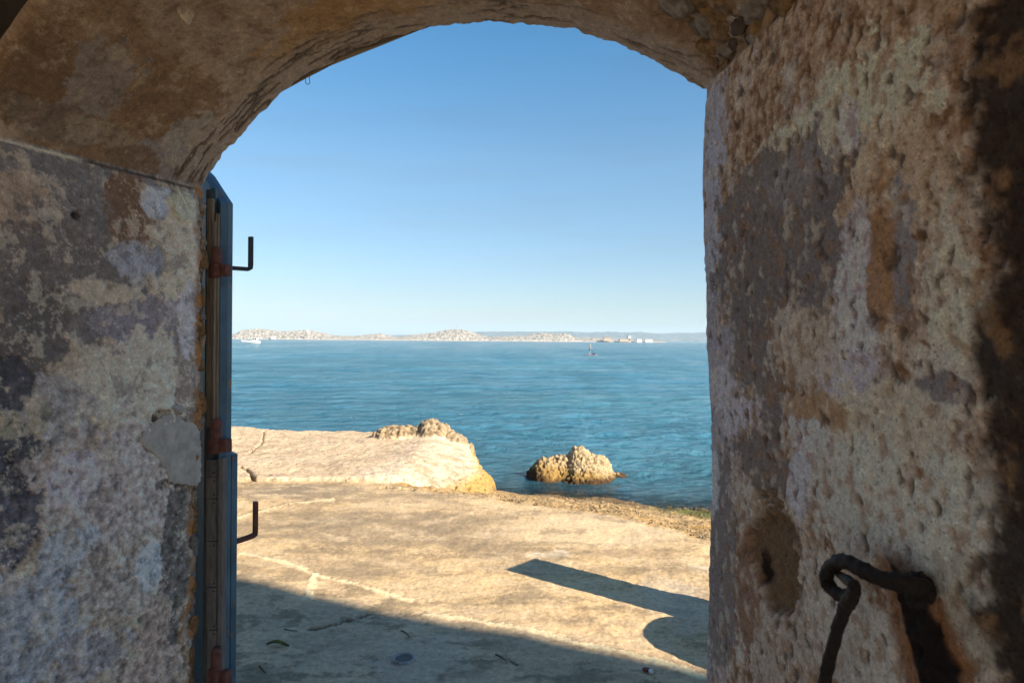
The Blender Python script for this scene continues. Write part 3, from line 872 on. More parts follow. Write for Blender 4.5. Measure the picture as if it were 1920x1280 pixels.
gblob(1020, 1210, 110, 20, (0.18, 0.155, 0.11), 0.5)
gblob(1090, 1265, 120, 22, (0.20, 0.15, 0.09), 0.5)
gblob(1270, 1120, 60, 40, (0.42, 0.40, 0.36), 0.5)
gblob(1010, 1042, 34, 6, (0.62, 0.57, 0.48), 0.9, 0.9, 0.3)
gblob(1050, 1038, 22, 6, (0.62, 0.57, 0.48), 0.8, 0.9, 0.3)
gblob(1310, 1065, 26, 10, (0.58, 0.53, 0.44), 0.6, 0.9, 0.3)
def gline(px, wd, col, h, op=0.85):
    """mortar ridge or crack along a polyline on the terrace"""
    global gc, hh
    pts = np.array([on_z(u, v, 0)[:2] for u, v in px])
    best = np.full(len(xg), 9.0)
    wx, wy_ = xg + n2 * 0.05 + n3 * 0.015, yg + n1 * 0.04 + n3 * 0.015
    for a, b in zip(pts[:-1], pts[1:]):
        d = b - a
        t = np.clip(((wx - a[0]) * d[0] + (wy_ - a[1]) * d[1]) / (d @ d), 0, 1)
        best = np.minimum(best, np.hypot(wx - a[0] - t * d[0], wy_ - a[1] - t * d[1]))
    m = sstep(wd * 1.2, wd * 0.5, best + n3 * wd * 1.6 + n2 * wd * 1.0)
    gc = mixc(gc, m * op, col); hh = hh + m * h
dirt = fbm(G * np.array([0.6, 1.2, 1]), 3.4, 6, 105, 0.72)
gc = mixc(gc, sstep(0.06, 0.2, dirt) * 0.55, (0.19, 0.16, 0.115)); gc = mixc(gc, sstep(-0.08, -0.22, dirt) * 0.45, (0.52, 0.44, 0.32))
nr_ = sstep(4.9, 3.9, yg + 0.42 * xg + n1 * 0.6)                          # mossy dirt near the wall foot; warm tone painted in against the blue shade
gc = mixc(gc, nr_ * 0.5, (0.42, 0.35, 0.27)); gc = mixc(gc, nr_ * sstep(0.02, 0.18, dirt + n2 * 0.5) * 0.7, (0.16, 0.135, 0.09))
RID = (0.64, 0.54, 0.38)
gline([(450, 1035), (520, 1052), (560, 1064), (592, 1078), (640, 1088), (700, 1104), (745, 1120), (770, 1124)], 0.030, RID, 0.006, 0.95)
gline([(592, 1078), (584, 1098), (575, 1120)], 0.034, RID, 0.006, 0.95)
gline([(440, 972), (500, 955), (540, 945), (620, 936)], 0.035, RID, 0.008, 0.7)
gline([(455, 926), (520, 928), (560, 929)], 0.018, RID, 0.004, 0.6)
gline([(800, 1152), (860, 1158), (900, 1166), (1010, 1185), (1080, 1205), (1180, 1225), (1260, 1250), (1330, 1275)], 0.030, RID, 0.006, 0.95)
gline([(575, 1176), (640, 1168), (690, 1150)], 0.02, (0.11, 0.095, 0.07), -0.012)
gline([(716, 913), (745, 914), (772, 916)], 0.028, (0.10, 0.08, 0.055), -0.07)
gline([(930, 1226), (952, 1236), (965, 1246)], 0.008, (0.08, 0.06, 0.04), -0.004)
# the beach: olive-brown shingle, weed at the waterline
bc = np.tile(np.array([0.33, 0.245, 0.135]), (len(G), 1))
bc = mixc(bc, sstep(0.0, 0.3, n2), (0.40, 0.31, 0.18))
bc = mixc(bc, sstep(0.02, 0.22, n3) * 0.6, (0.20, 0.14, 0.075))
bc = mixc(bc, sstep(0.1, 0.3, n4) * 0.6, (0.33, 0.20, 0.06))
wetq = sstep(0.62, 0.98, qg + nbg * 0.2 + n2 * 0.15)
bc = mixc(bc, wetq * 0.8, (0.10, 0.075, 0.05))
gp = on_z(1300, 958, -0.62)
gal = sstep(1.2, 0.6, np.hypot((xg - gp[0] - 0.2) / 0.75, (yg - gp[1]) / 0.9) + n2 * 0.9 + n3 * 0.4)
bc = mixc(bc, gal * 0.85, (0.085, 0.11, 0.025))
bc = mixc(bc, sstep(1.0, 1.25, qg) * 0.6, (0.085, 0.075, 0.045))
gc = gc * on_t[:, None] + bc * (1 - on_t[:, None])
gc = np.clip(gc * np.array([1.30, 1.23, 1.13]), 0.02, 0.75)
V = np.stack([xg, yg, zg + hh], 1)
F = gridF(*Xg.shape)
isb = qg[F].mean(1) > 0.02
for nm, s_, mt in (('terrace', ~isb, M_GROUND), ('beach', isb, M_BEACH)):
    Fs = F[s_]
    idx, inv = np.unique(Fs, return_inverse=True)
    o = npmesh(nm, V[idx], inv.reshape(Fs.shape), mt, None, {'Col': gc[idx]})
    tag(o, kind='structure')
def ground_z(x, y):
    z, q, nb = ground_h(np.array([x, x]), np.array([y, y]))
    g_ = np.array([[x, y, 0.0]])
    j = np.argmin((xg - x) ** 2 + (yg - y) ** 2)
    return float(zg[j] + hh[j])

def grid_normals(P, r, c):
    Q = P.reshape(r, c, 3)
    n_ = np.cross(np.gradient(Q, axis=1), np.gradient(Q, axis=0))
    n_ /= np.linalg.norm(n_, axis=2)[..., None] + 1e-12
    return n_.reshape(-1, 3)
# ------------------------------------------------------------------ rock ledge
poly = np.array([(-8.5, 8.62), (-3.2, 8.56), (-1.5, 8.56), (-0.75, 8.78), (-.34, 9.35), (-.22, 10.1), (-.28, 11.0), (-.55, 12.1), (-1.2, 12.75), (-3, 12.9), (-8.5, 12.95)])
wid = [0.07, 0.07, 0.22, 0.5, 0.5, 0.45, 0.45, 0.45, 0.35, 0.35, 0.3]
gx, gy = np.arange(-7.2, 0.15, 0.0165), np.arange(8.35, 13.2, 0.0165)
X, Y = np.meshgrid(gx, gy)
x, y = X.ravel(), Y.ravel()
P = np.stack([x, y, x * 0], 1)
m1, m2, m3, m4 = fbm(P, 0.8, 4, 111), fbm(P, 3.2, 5, 112, 0.55), fbm(P, 14, 4, 113, 0.6), fbm(P, 2.0, 5, 114, 0.55, True)
de = np.full(len(x), 9.0)
for i in range(len(poly)):
    a, b = poly[i], poly[(i + 1) % len(poly)]
    d = b - a; d /= np.linalg.norm(d)
    dist = -(d[1] * (x - a[0]) - d[0] * (y - a[1]))
    dist = dist + (m2 * 0.16 + m1 * 0.10 + m3 * 0.03) * (1 if wid[i] > 0.3 else 0.28)
    de = np.minimum(de, dist / wid[i])
rise = 1 - (1 - np.clip(de, 0, 1)) ** 2.4
ztop = 0.055 + (y - 8.5) * 0.012 + sstep(-3.6, -5.5, x) * 0.07 * sstep(9.5, 12, y) + m1 * 0.05 + m2 * 0.018
ztop = ztop + sstep(-2.0, -0.9, x) * sstep(9.0, 10.2, y) * 0.10 - sstep(-1.55, -0.40, x) * 0.30
kn = 0
for (u, v, rx, ry, h) in [(742, 812, .36, .40, .14), (782, 822, .24, .3, .04), (815, 812, .32, .42, .20), (855, 825, .34, .4, .12), (885, 838, .2, .35, .03), (765, 815, .3, .3, .09), (790, 815, .25, .3, .10)]:
    c = on_y(u, v, 12.0)
    kn = kn + (h * np.clip(1.15 - ((x - c[0]) / rx) ** 2 - ((y - 12.0) / ry) ** 2 + m2 * 0.5, 0, 1) ** 0.75) ** 3
kn = kn ** (1 / 3)
knm = sstep(0.01, 0.06, kn)
ztop = ztop + kn
base, _, _ = ground_h(x, y)
base = np.minimum(base, 0) - 0.12
z = base + (ztop - base) * rise ** 0.75
side = sstep(0.95, 0.4, de)
z = z + rise * (m3 * 0.006 + m2 * 0.012)
# cracks
def crk(px, wd, dep):
    global z
    pts = np.array([on_z(u, v, 0.08)[:2] for u, v in px]); best = np.full(len(x), 9.0)
    wx, wy_ = x + m3 * 0.05, y + m2 * 0.08
    for a, b in zip(pts[:-1], pts[1:]):
        d = b - a
        t = np.clip(((wx - a[0]) * d[0] + (wy_ - a[1]) * d[1]) / (d @ d), 0, 1)
        best = np.minimum(best, np.hypot(wx - a[0] - t * d[0], wy_ - a[1] - t * d[1]))
    m = sstep(wd, wd * 0.3, best)
    z = z - m * dep
    return m
ck = crk([(452, 872), (468, 880), (478, 893), (486, 905)], 0.035, 0.10)
ck = np.maximum(ck, crk([(495, 812), (492, 830), (478, 842), (462, 852)], 0.025, 0.05))
rc = np.tile(np.array([0.54, 0.43, 0.295]), (len(x), 1))
rc = mixc(rc, sstep(-0.05, 0.25, m2) * 0.7, (0.38, 0.295, 0.20))
rc = mixc(rc, sstep(0.0, 0.3, m1) * 0.5, (0.56, 0.47, 0.35))
rc = mixc(rc, sstep(9.6, 8.7, y) * sstep(-2.0, -3.2, x) * 0.6 * sstep(-0.2, 0.2, m2 + m1), (0.30, 0.235, 0.165))
rc = mixc(rc, sstep(-2.2, -1.2, x) * sstep(0.3, -0.2, m2) * 0.8, (0.62, 0.53, 0.40))
rc = mixc(rc, sstep(0.08, 0.28, m3) * 0.35, (0.26, 0.20, 0.135))
rc = mixc(rc, knm * 0.8, (0.30, 0.235, 0.145)); rc = mixc(rc, knm * sstep(0.05, -0.25, m3) * 0.8, (0.12, 0.09, 0.06))
oc = sstep(-1.25, -0.75, x + m2 * 0.25) * sstep(-0.10, -0.24, z + m2 * 0.08)
rc = mixc(rc, oc * 0.9, (0.36, 0.235, 0.06))
rc = mixc(rc, sstep(-0.40, -0.62, z + m2 * 0.05), (0.09, 0.06, 0.035))
rc = mixc(rc, ck * 0.8, (0.12, 0.09, 0.06))
rc = mixc(rc, sstep(0.3, 0.7, de) * sstep(1.1, 0.8, de) * sstep(8.9, 8.6, y) * sstep(-3.2, -3.0, x) * 0.6, (0.62, 0.54, 0.42))
PQ = np.stack([x, y, z], 1)
nq = grid_normals(PQ, len(gy), len(gx))
amt = rise * (0.13 + 0.87 * np.maximum(side * sstep(9.0, 9.4, y + sstep(-1.6, -1.0, x) * 0.5), knm))
d1, d2 = fbm(PQ, 4.5, 4, 115, 0.55, True), fbm(PQ, 15, 4, 116, 0.6)
PQ = PQ + nq * (amt * ((d1 - 0.2) * 0.06 + d2 * 0.08))[:, None]
rc = mixc(rc, np.maximum(side, knm) * sstep(0.05, 0.3, -d2) * 0.6, (0.17, 0.125, 0.075))
o = npmesh('rock_ledge', PQ, gridF(len(gy), len(gx)), M_ROCK, None, {'Col': np.clip(rc * np.array([1.12, 1.12, 1.15]), 0.02, 0.78)})
tag(o, 'broad pale limestone ledge jutting into the sea beyond the terrace', 'rock')

# ------------------------------------------------------------------ boulder in the water
bcx, bcy = on_z(1078, 904, WZ)[0], 12.95
gx, gy = np.arange(-1.35, 1.6, 0.0125), np.arange(-1.0, 1.1, 0.0125)
X, Y = np.meshgrid(gx, gy); x, y = X.ravel(), Y.ravel()
P = np.stack([x, y, x * 0 + 3], 1)
m2, m3, m4 = fbm(P, 2.6, 4, 121), fbm(P, 13, 4, 122, 0.6), fbm(P, 5, 5, 123, 0.55, True)
xw, yw_ = x + m2 * 0.05, y + m4 * 0.03
h = np.zeros(len(x))
for (cx, cy_, rx, ry, hh_, pw) in [(0.24, 0.0, 0.66, 0.62, 0.40, .5), (0.12, 0.05, 0.40, 0.5, 0.56, .75), (0.45, 0.05, 0.44, 0.5, 0.40, .6), (-0.50, 0.0, 0.46, 0.5, 0.34, .5), (-0.16, 0.1, 0.5, 0.45, 0.38, .55), (0.90, 0.2, 0.34, 0.35, 0.04, .7), (0.15, -0.35, 0.8, 0.4, 0.0, .8)]:
    r2 = ((xw - cx) / rx) ** 2 + ((yw_ - cy_) / ry) ** 2
    h += np.exp(22.0 * (hh_ + 0.7) * np.clip(1.05 - r2, 0, 1) ** pw) - 1     # melted together
h = -0.7 + np.log(1 + h) / 22.0
z = h + sstep(-0.6, 0.0, h) * m2 * 0.04
PQ = np.stack([x, y, z], 1)
nq = grid_normals(PQ, len(gy), len(gx))
d1, d2 = fbm(PQ, 3.6, 4, 124, 0.55, True), fbm(PQ, 13, 4, 125, 0.62)
PQ = PQ + nq * (sstep(-0.65, -0.3, z) * ((d1 - 0.2) * 0.05 + d2 * 0.085))[:, None]
z = PQ[:, 2]; m3 = d2
bcl = np.tile(np.array([0.52, 0.42, 0.27]), (len(x), 1))
bcl = mixc(bcl, sstep(0.0, -0.25, m3) * 0.7, (0.24, 0.17, 0.09))
zz = z + m2 * 0.12 + m3 * 0.05
bcl = mixc(bcl, sstep(0.30, 0.14, zz + 0.12 * sstep(0.2, 0.6, x)) * 0.85, (0.34, 0.22, 0.06))
bcl = mixc(bcl, sstep(0.0, -0.45, x) * sstep(0.5, 0.2, zz) * 0.6, (0.34, 0.215, 0.06))
bcl = mixc(bcl, sstep(0.13, 0.03, zz), (0.085, 0.05, 0.028))
bcl = mixc(bcl, sstep(-0.30, -0.55, x + m2 * 0.2) * sstep(0.24, 0.12, zz), (0.085, 0.05, 0.028))
o = npmesh('boulder', PQ + np.array([bcx, bcy, WZ]), gridF(len(gy), len(gx)), M_BOULD, None, {'Col': np.clip(bcl, 0.02, 0.7)})
tag(o, 'knobbly ochre and cream boulder standing alone in the shallow water', 'rock')

# pebbles and weed scraps on the beach: shingle nobody could count
bm = bmesh.new()
tmp = bmesh.new(); bmesh.ops.create_icosphere(tmp, subdivisions=1, radius=1.0)
pv = np.array([v.co[:] for v in tmp.verts]); pf = np.array([[v.index for v in f.verts] for f in tmp.faces]); tmp.free()
N = 3600
VV, FF, CC = [], [], []
px_, py_ = rng.uniform(-0.9, 4.2, N * 4), rng.uniform(5.6, 12.4, N * 4)
zz_, qq_, nb_ = ground_h(px_, py_)
ok = np.where((qq_ > 0.03) & (qq_ < 1.15) & (px_ / py_ < 0.42))[0][:N]
jj = 0
for i in ok:
    s_ = rng.uniform(0.005, 0.014) * (1.9 if rng.random() < 0.05 else 1)
    a = rng.uniform(0, 6.28); ca, sa_ = math.cos(a), math.sin(a)
    q = pv * np.array([s_ * rng.uniform(0.8, 1.4), s_, s_ * 0.6]) * (1 + rng.uniform(-0.2, 0.2, (len(pv), 1)))
    q = np.stack([q[:, 0] * ca - q[:, 1] * sa_, q[:, 0] * sa_ + q[:, 1] * ca, q[:, 2]], 1)
    j = None
    VV.append(q + np.array([px_[i], py_[i], zz_[i] + 0.006])); FF.append(pf + jj * len(pv)); jj += 1
    c = np.array([(0.34, 0.26, 0.15), (0.42, 0.34, 0.22), (0.20, 0.145, 0.08), (0.38, 0.26, 0.11), (0.09, 0.065, 0.04)][rng.choice(5, p=[.3, .2, .2, .2, .1])])
    if qq_[i] > 0.8: c = c * 0.55
    CC.append(np.tile(c, (len(pv), 1)))
o = npmesh('shingle', np.vstack(VV), np.vstack(FF), M_BEACH, None, {'Col': np.vstack(CC)})
tag(o, 'brown shingle and scraps of weed strewn down the beach', 'shingle', kind='stuff')

# ------------------------------------------------------------------ sea
wy = 1 / np.linspace(1 / 8.0, 1 / 12000.0, 640)
wt = np.concatenate([np.linspace(-1.8, -0.45, 50, endpoint=False), np.linspace(-0.45, 0.34, 460), np.linspace(0.34, 1.8, 50)[1:]])
Yw, Tw = np.meshgrid(wy, wt, indexing='ij')
xw, yww = (Yw * Tw).ravel(), Yw.ravel()
gz, _, _ = ground_h(xw, np.minimum(yww, 60))
depth = np.where(yww > 17, 3.0, np.clip(WZ - gz, 0, 3))
hz = np.zeros(len(xw))
rr = random.Random(4)
for i in range(46):
    lam = 0.20 * (8 ** (i / 45))
    th = R_(90) + rr.gauss(0.12, 0.7)
    kx, ky = math.cos(th) * 2 * math.pi / lam, math.sin(th) * 2 * math.pi / lam
    res = yww ** 2 / (683 * 2.6) * 0.8
    att = sstep(0.55, 0.2, res / lam)
    hz += att * 0.0058 * lam ** 0.62 * np.sin(kx * xw + ky * yww + rr.uniform(0, 6.28))
for i in range(26):                                    # the longer chop, still visible far out
    lam = 1.5 * (18 ** (i / 25))
    th = R_(90) + rr.gauss(0.1, 0.45)
    kx, ky = math.cos(th) * 2 * math.pi / lam, math.sin(th) * 2 * math.pi / lam
    att = sstep(0.6, 0.2, yww ** 2 / (683 * 2.6) * 0.8 / lam) * sstep(lam * 2.0, lam * 5.0, yww - 9)
    hz += att * 0.034 * lam / (2 * math.pi) * np.sin(kx * xw + ky * yww + rr.uniform(0, 6.28))
big = fbm(np.stack([xw * 0.5, yww, xw * 0], 1), 0.35, 3, 131)
hz *= (0.75 + 0.7 * big) * (0.35 + 0.65 * sstep(0.0, 0.5, depth))
m, t, b = mat_new('sea_water')
t.nodes.remove(b)
out = t.nodes['Material Output']
geo = t.nodes.new('ShaderNodeNewGeometry')
def wn(scale, sx, sy, det, rgh, dist=0.0):
    mp = t.nodes.new('ShaderNodeMapping'); mp.inputs['Scale'].default_value = (sx, sy, 1); mp.inputs['Rotation'].default_value = (0, 0, R_(6))
    t.links.new(geo.outputs['Position'], mp.inputs[0])
    return noise(t, scale, det, rgh, mp.outputs[0], dist)
w1, w2, w3 = wn(5.0, 0.7, 1.0, 6, 0.7, 0.4), wn(0.8, 0.7, 1.0, 6, 0.7, 0.3), wn(0.13, 0.6, 1.0, 6, 0.7)
# gusts: patches of rougher and calmer water
g0, g1, g2, g3 = wn(1.0, 1.1, 1.0, 3, 0.6, 0.5), wn(1.0, 0.36, 0.12, 3, 0.6, 0.5), wn(1.0, 0.09, 0.018, 3, 0.6, 0.5), wn(1.0, 0.02, 0.003, 3, 0.6)
gm = nd(t, 'ShaderNodeMath', operation='ADD'); t.links.new(g1.outputs[0], gm.inputs[0]); t.links.new(g2.outputs[0], gm.inputs[1])
gm2 = nd(t, 'ShaderNodeMath', operation='ADD'); t.links.new(gm.outputs[0], gm2.inputs[0]); t.links.new(g3.outputs[0], gm2.inputs[1])
gm3 = nd(t, 'ShaderNodeMath', operation='ADD'); t.links.new(gm2.outputs[0], gm3.inputs[0]); t.links.new(g0.outputs[0], gm3.inputs[1])
gst = nd(t, 'ShaderNodeMapRange'); t.links.new(gm3.outputs[0], gst.inputs[0])
for i_, v_ in ((1, 1.75), (2, 2.28), (3, 0.30), (4, 1.5)): gst.inputs[i_].default_value = v_
nrm = None
for hgt_, dst_ in ((w3, 1.0), (w2, 0.42), (w1, 0.10)):
    k = t.nodes.new('ShaderNodeBump'); k.inputs['Distance'].default_value = dst_
    t.links.new(gst.outputs[0], k.inputs['Strength']); t.links.new(hgt_.outputs[0], k.inputs['Height'])
    if nrm is not None: t.links.new(nrm, k.inputs['Normal'])
    nrm = k.outputs[0]
fr = t.nodes.new('ShaderNodeFresnel'); fr.inputs[0].default_value = 1.333; t.links.new(nrm, fr.inputs['Normal'])
gl = t.nodes.new('ShaderNodeBsdfGlossy'); gl.inputs['Roughness'].default_value = 0.08; t.links.new(nrm, gl.inputs['Normal'])
df = t.nodes.new('ShaderNodeBsdfDiffuse'); 
bodyr = ramp(t, wn(0.06, 0.4, 1, 3, 0.5).outputs[0], [(0.3, (0.055, 0.215, 0.345)), (0.7, (0.090, 0.275, 0.370))])
t.links.new(bodyr.outputs[0], df.inputs[0]); t.links.new(nrm, df.inputs['Normal'])
tr = t.nodes.new('ShaderNodeBsdfTransparent'); tr.inputs[0].default_value = (0.72, 0.88, 0.86, 1)
at = nd(t, 'ShaderNodeAttribute', attribute_name='turbid')
mx1, mx2 = t.nodes.new('ShaderNodeMixShader'), t.nodes.new('ShaderNodeMixShader')
t.links.new(at.outputs['Fac'], mx1.inputs[0]); t.links.new(tr.outputs[0], mx1.inputs[1]); t.links.new(df.outputs[0], mx1.inputs[2])
t.links.new(fr.outputs[0], mx2.inputs[0]); t.links.new(mx1.outputs[0], mx2.inputs[1]); t.links.new(gl.outputs[0], mx2.inputs[2])
t.links.new(mx2.outputs[0], out.inputs[0])
o = npmesh('sea', np.stack([xw, yww, WZ + hz], 1), gridF(*Yw.shape), m, None, {'turbid': np.clip(1 - np.exp(-depth / 0.42), 0, 1)})
tag(o, kind='structure')

# ------------------------------------------------------------------ islands and hills
def land(name, prof, y0, dep, mat, seed, cols, rough, kind, label=None, cat=None, group=None):
    """prof: silhouette of the land as seen over the water, [(u, v)]; built as a solid ridge of depth dep standing at distance y0"""
    us = np.linspace(prof[0][0], prof[-1][0], int((prof[-1][0] - prof[0][0]) * 1.6))
    vs_ = np.interp(us, [p[0] for p in prof], [p[1] for p in prof])
    top = np.array([on_y(u, v, y0 + dep * 0.5) for u, v in zip(us, vs_)])
    rows = 46
    V = []
    for j, f in enumerate(np.linspace(0, 1, rows)):
        s = math.sin(math.pi * min(f, 1)) ** 0.65
        yy = y0 + dep * f
        hgt = np.maximum(top[:, 2] - WZ, 0.2)
        V.append(np.stack([top[:, 0] * (yy / (y0 + dep * 0.5)) ** 0.3, np.full(len(us), yy), hgt * s], 1))
    V = np.array(V); sh = V.shape; V = V.reshape(-1, 3)
    sc_ = 1.0 / (dep * (0.10 if kind == 'isle' else 0.16))
    r1, r2 = fbm(V * np.array([1, 1, 0]), sc_, 5, seed, 0.6, True), fbm(V * np.array([1, 1, 0]), sc_ * 3, 4, seed + 5, 0.6)
    V[:, 2] = V[:, 2] * (1 + rough * (r1 - 0.25) + rough * 0.8 * r2) + WZ - 0.3
    r3 = fbm(V, sc_ * 2.2, 4, seed + 9)
    c = np.tile(np.array(cols[0]), (len(V), 1))
    c = mixc(c, sstep(-0.02, 0.16, r3), cols[1])
    c = mixc(c, sstep(0.05, 0.25, r2), cols[2])
    hrel = (V[:, 2] - WZ)
    c = mixc(c, sstep(2.6, 1.2, hrel) * (1 if kind == 'isle' else 0), cols[0])
    o = npmesh(name, V, gridF(sh[0], sh[1]), mat, None, {'Col': np.clip(c, 0.02, 0.8)}, smooth=(kind != 'isle'))
    tag(o, label, cat, group, 'structure')
    return o
WHITE = [(0.43, 0.40, 0.36), (0.14, 0.15, 0.13), (0.27, 0.25, 0.225)]
land('island', [(360, 633), (405, 626), (442, 627), (456, 620), (470, 619), (482, 618), (505, 619), (520, 622), (545, 622), (560, 621), (576, 620), (590, 622), (612, 626), (625, 629), (665, 630),
     (700, 627), (712, 626), (724, 628), (745, 632), (765, 629), (790, 627), (812, 625), (838, 620), (856, 619), (872, 621), (890, 625), (915, 632), (935, 631), (960, 630), (985, 630), (1000, 626), (1017, 625), (1035, 627), (1052, 626),
     (1066, 627), (1075, 632), (1090, 634), (1110, 633), (1130, 634), (1150, 636), (1235, 638), (1242, 639.5)], 1500, 120, M_ISLE, 141, WHITE, 0.22, 'isle')
land('hills', [(560, 636), (620, 632), (700, 629.5), (760, 628), (850, 626), (900, 622.5), (960, 622), (1010, 622.5), (1060, 622), (1100, 624), (1145, 622.5), (1165, 624), (1200, 623), (1230, 625.5), (1270, 624.5),
     (1310, 624), (1360, 622), (1450, 625), (1600, 632)], 5600, 1000, M_HILL, 151, [(0.055, 0.075, 0.062), (0.08, 0.095, 0.08), (0.18, 0.165, 0.15)], 0.12, 'hill')

M_WHITE = plain_mat('white_paint', (0.80, 0.79, 0.77), (0.68, 0.67, 0.66), 3, 0.5, 0.001)
M_FORT = plain_mat('fort_stone', (0.55, 0.45, 0.34), (0.42, 0.33, 0.25), 0.3, 0.9, 0.05)
M_DARK = plain_mat('dark_glass', (0.03, 0.04, 0.05), (0.02, 0.025, 0.03), 3, 0.2, 0.0005)
M_TILE = plain_mat('roof_tile', (0.33, 0.16, 0.10), (0.25, 0.12, 0.08), 0.5, 0.9, 0.03)
def building(u, v, wpx, hpx, label, dist=1488, win=4, mat=None, roof=None):
    p = on_y(u, v, dist)
    w_, h_ = wpx / FPX * dist, hpx / FPX * dist
    e = empty('island_building', (p[0], dist, p[2]))
    tag(e, label, 'building')
    d_ = 12
    bmobj('wall', obox((p[0] - w_ / 2, dist, p[2] - 3), (w_, 0, 0), (0, d_, 0), (0, 0, h_ + 3)), mat or M_FORT, e)
    o_ = 0.4
    bmobj('roof', obox((p[0] - w_ / 2 - o_, dist - o_, p[2] + h_), (w_ + 2 * o_, 0, 0), (0, d_ + 2 * o_, 0), (0, 0, 0.7)), roof or M_FORT, e)
    for i in range(win):
        x_ = p[0] - w_ / 2 + w_ * (i + 0.5) / win
        bmobj('window', obox((x_ - 0.7, dist - 0.05, p[2] + h_ * 0.4), (1.4, 0, 0), (0, 0.2, 0), (0, 0, h_ * 0.35)), M_DARK, e)
    return e
building(1139, 636.5, 14, 4.5, 'long low pale fort with a reddish roof on the island', roof=M_TILE)
building(1172, 638, 20, 3.2, 'pale stone block below the white domed tower at the island end')
building(1199, 639, 9, 3.4, 'small white building near the tip of the island', mat=M_WHITE, win=2)
building(1217, 639, 13, 3.0, 'long white shed on the low right tip of the island', mat=M_WHITE, win=3)
building(1180.5, 635, 4.5, 5.5, 'white twin-storey house right of the domed tower on the island', mat=M_WHITE, win=1)
building(511, 633, 6, 2.6, 'small white house at the shore of the left island hills', mat=M_WHITE, win=2)
def tower(u, v, wpx, hpx, name, label, cat, dome=True, dist=1492):
    p = on_y(u, v, dist); r = wpx / FPX * dist / 2; h_ = hpx / FPX * dist
    e = empty(name, (p[0], dist, p[2])); tag(e, label, cat)
    bmobj('shaft', tube([(p[0], dist, p[2] - 4), (p[0], dist, p[2] + h_ * 0.4), (p[0], dist, p[2] + h_)], [r * 1.1, r, r * 0.85]), M_WHITE, e, True)
    bm_ = bmesh.new(); bmesh.ops.create_uvsphere(bm_, u_segments=14, v_segments=8, radius=r * 1.15)
    bmesh.ops.translate(bm_, verts=bm_.verts, vec=(p[0], dist, p[2] + h_ + r * 0.2))
    bmobj('dome' if dome else 'lantern', bm_, M_WHITE, e, True)
tower(1175.5, 636, 2.2, 3.0, 'domed_tower', 'slim white tower with a round dome on the right of the island', 'tower')
tower(577, 622, 2.4, 3.0, 'lighthouse', 'white lighthouse on the crest of the left island hill', 'lighthouse', False)
p = on_y(856, 620, 1560)
e = empty('radio_mast', tuple(p)); tag(e, 'thin red and white radio mast on the central island hill', 'mast')
M_RED = plain_mat('mast_red', (0.30, 0.10, 0.08), None, 1, 0.6, 0.001)
for i in range(5):
    bmobj('mast_section', tube([p + np.array([0, 0, -1 + i * 3.0]), p + np.array([0, 0, 2 + i * 3.0])], 0.34, 8), M_RED if i % 2 == 0 else M_WHITE, e)

# ------------------------------------------------------------------ fishing boat
bp = on_z(471, 643.6, WZ); by = bp[1]; bx = bp[0]; sc_b = by / FPX
e = empty('fishing_boat', (bx, by, WZ)); tag(e, 'small white fishing boat with a cabin far out on the left', 'boat')
Lb = 34 * sc_b
hp = []
for i in range(13):
    f = i / 12
    wb = 1.25 * math.sin(math.pi * min(0.98, f * 0.72 + 0.26)) ** 0.7
    sheer = 1.0 + 0.65 * (1 - f) ** 2.2 + 0.15 * f ** 2
    xx = bx - Lb / 2 + f * Lb
    sec = [(xx + 0.35 * (1 - f), -wb * 0.2, -0.4), (xx, -wb, sheer * 0.55), (xx - 0.15 * (1 - f), -wb * 1.05, sheer), (xx - 0.15 * (1 - f), wb * 1.05, sheer), (xx, wb, sheer * 0.55), (xx + 0.35 * (1 - f), wb * 0.2, -0.4)]
    hp.append([(a, by + b_, WZ + c) for a, b_, c in sec])
hp = np.array(hp)
bm = bmesh.new(); vv = [[bm.verts.new(q) for q in r] for r in hp]
for i in range(12):
    for j in range(6):
        bm.faces.new((vv[i][j], vv[i + 1][j], vv[i + 1][(j + 1) % 6], vv[i][(j + 1) % 6]))
bm.faces.new(vv[0]); bm.faces.new(vv[-1][::-1])
bmobj('hull', bm, M_WHITE, e)
cx0 = bx + Lb * 0.08
cabin = bmobj('cabin', obox((cx0, by - 0.9, WZ + 0.9), (Lb * 0.27, 0, 0), (0, 1.8, 0), (0, 0, 1.95)), M_WHITE, e, bevel=0.05)
bmobj('cabin_roof', obox((cx0 - 0.35, by - 1.05, WZ + 2.855), (Lb * 0.27 + 0.55, 0, 0), (0, 2.1, 0), (0, 0, 0.12)), M_WHITE, e)
for i in range(2):
    bmobj('window', obox((cx0 + 0.25 + i * 1.05, by - 0.93, WZ + 1.75), (0.75, 0, 0), (0, 0.06, 0), (0, 0, 0.75)), M_DARK, e)
bmobj('mast', tube([(bx - Lb * 0.46, by, WZ + 1.4), (bx - Lb * 0.47, by, WZ + 3.0)], 0.07, 8), M_DARK, e)
bmobj('pennant', obox((bx - Lb * 0.47, by - 0.03, WZ + 2.4), (0.55, 0, -0.1), (0, 0.05, 0), (0, 0, 0.5)), M_RED, e)

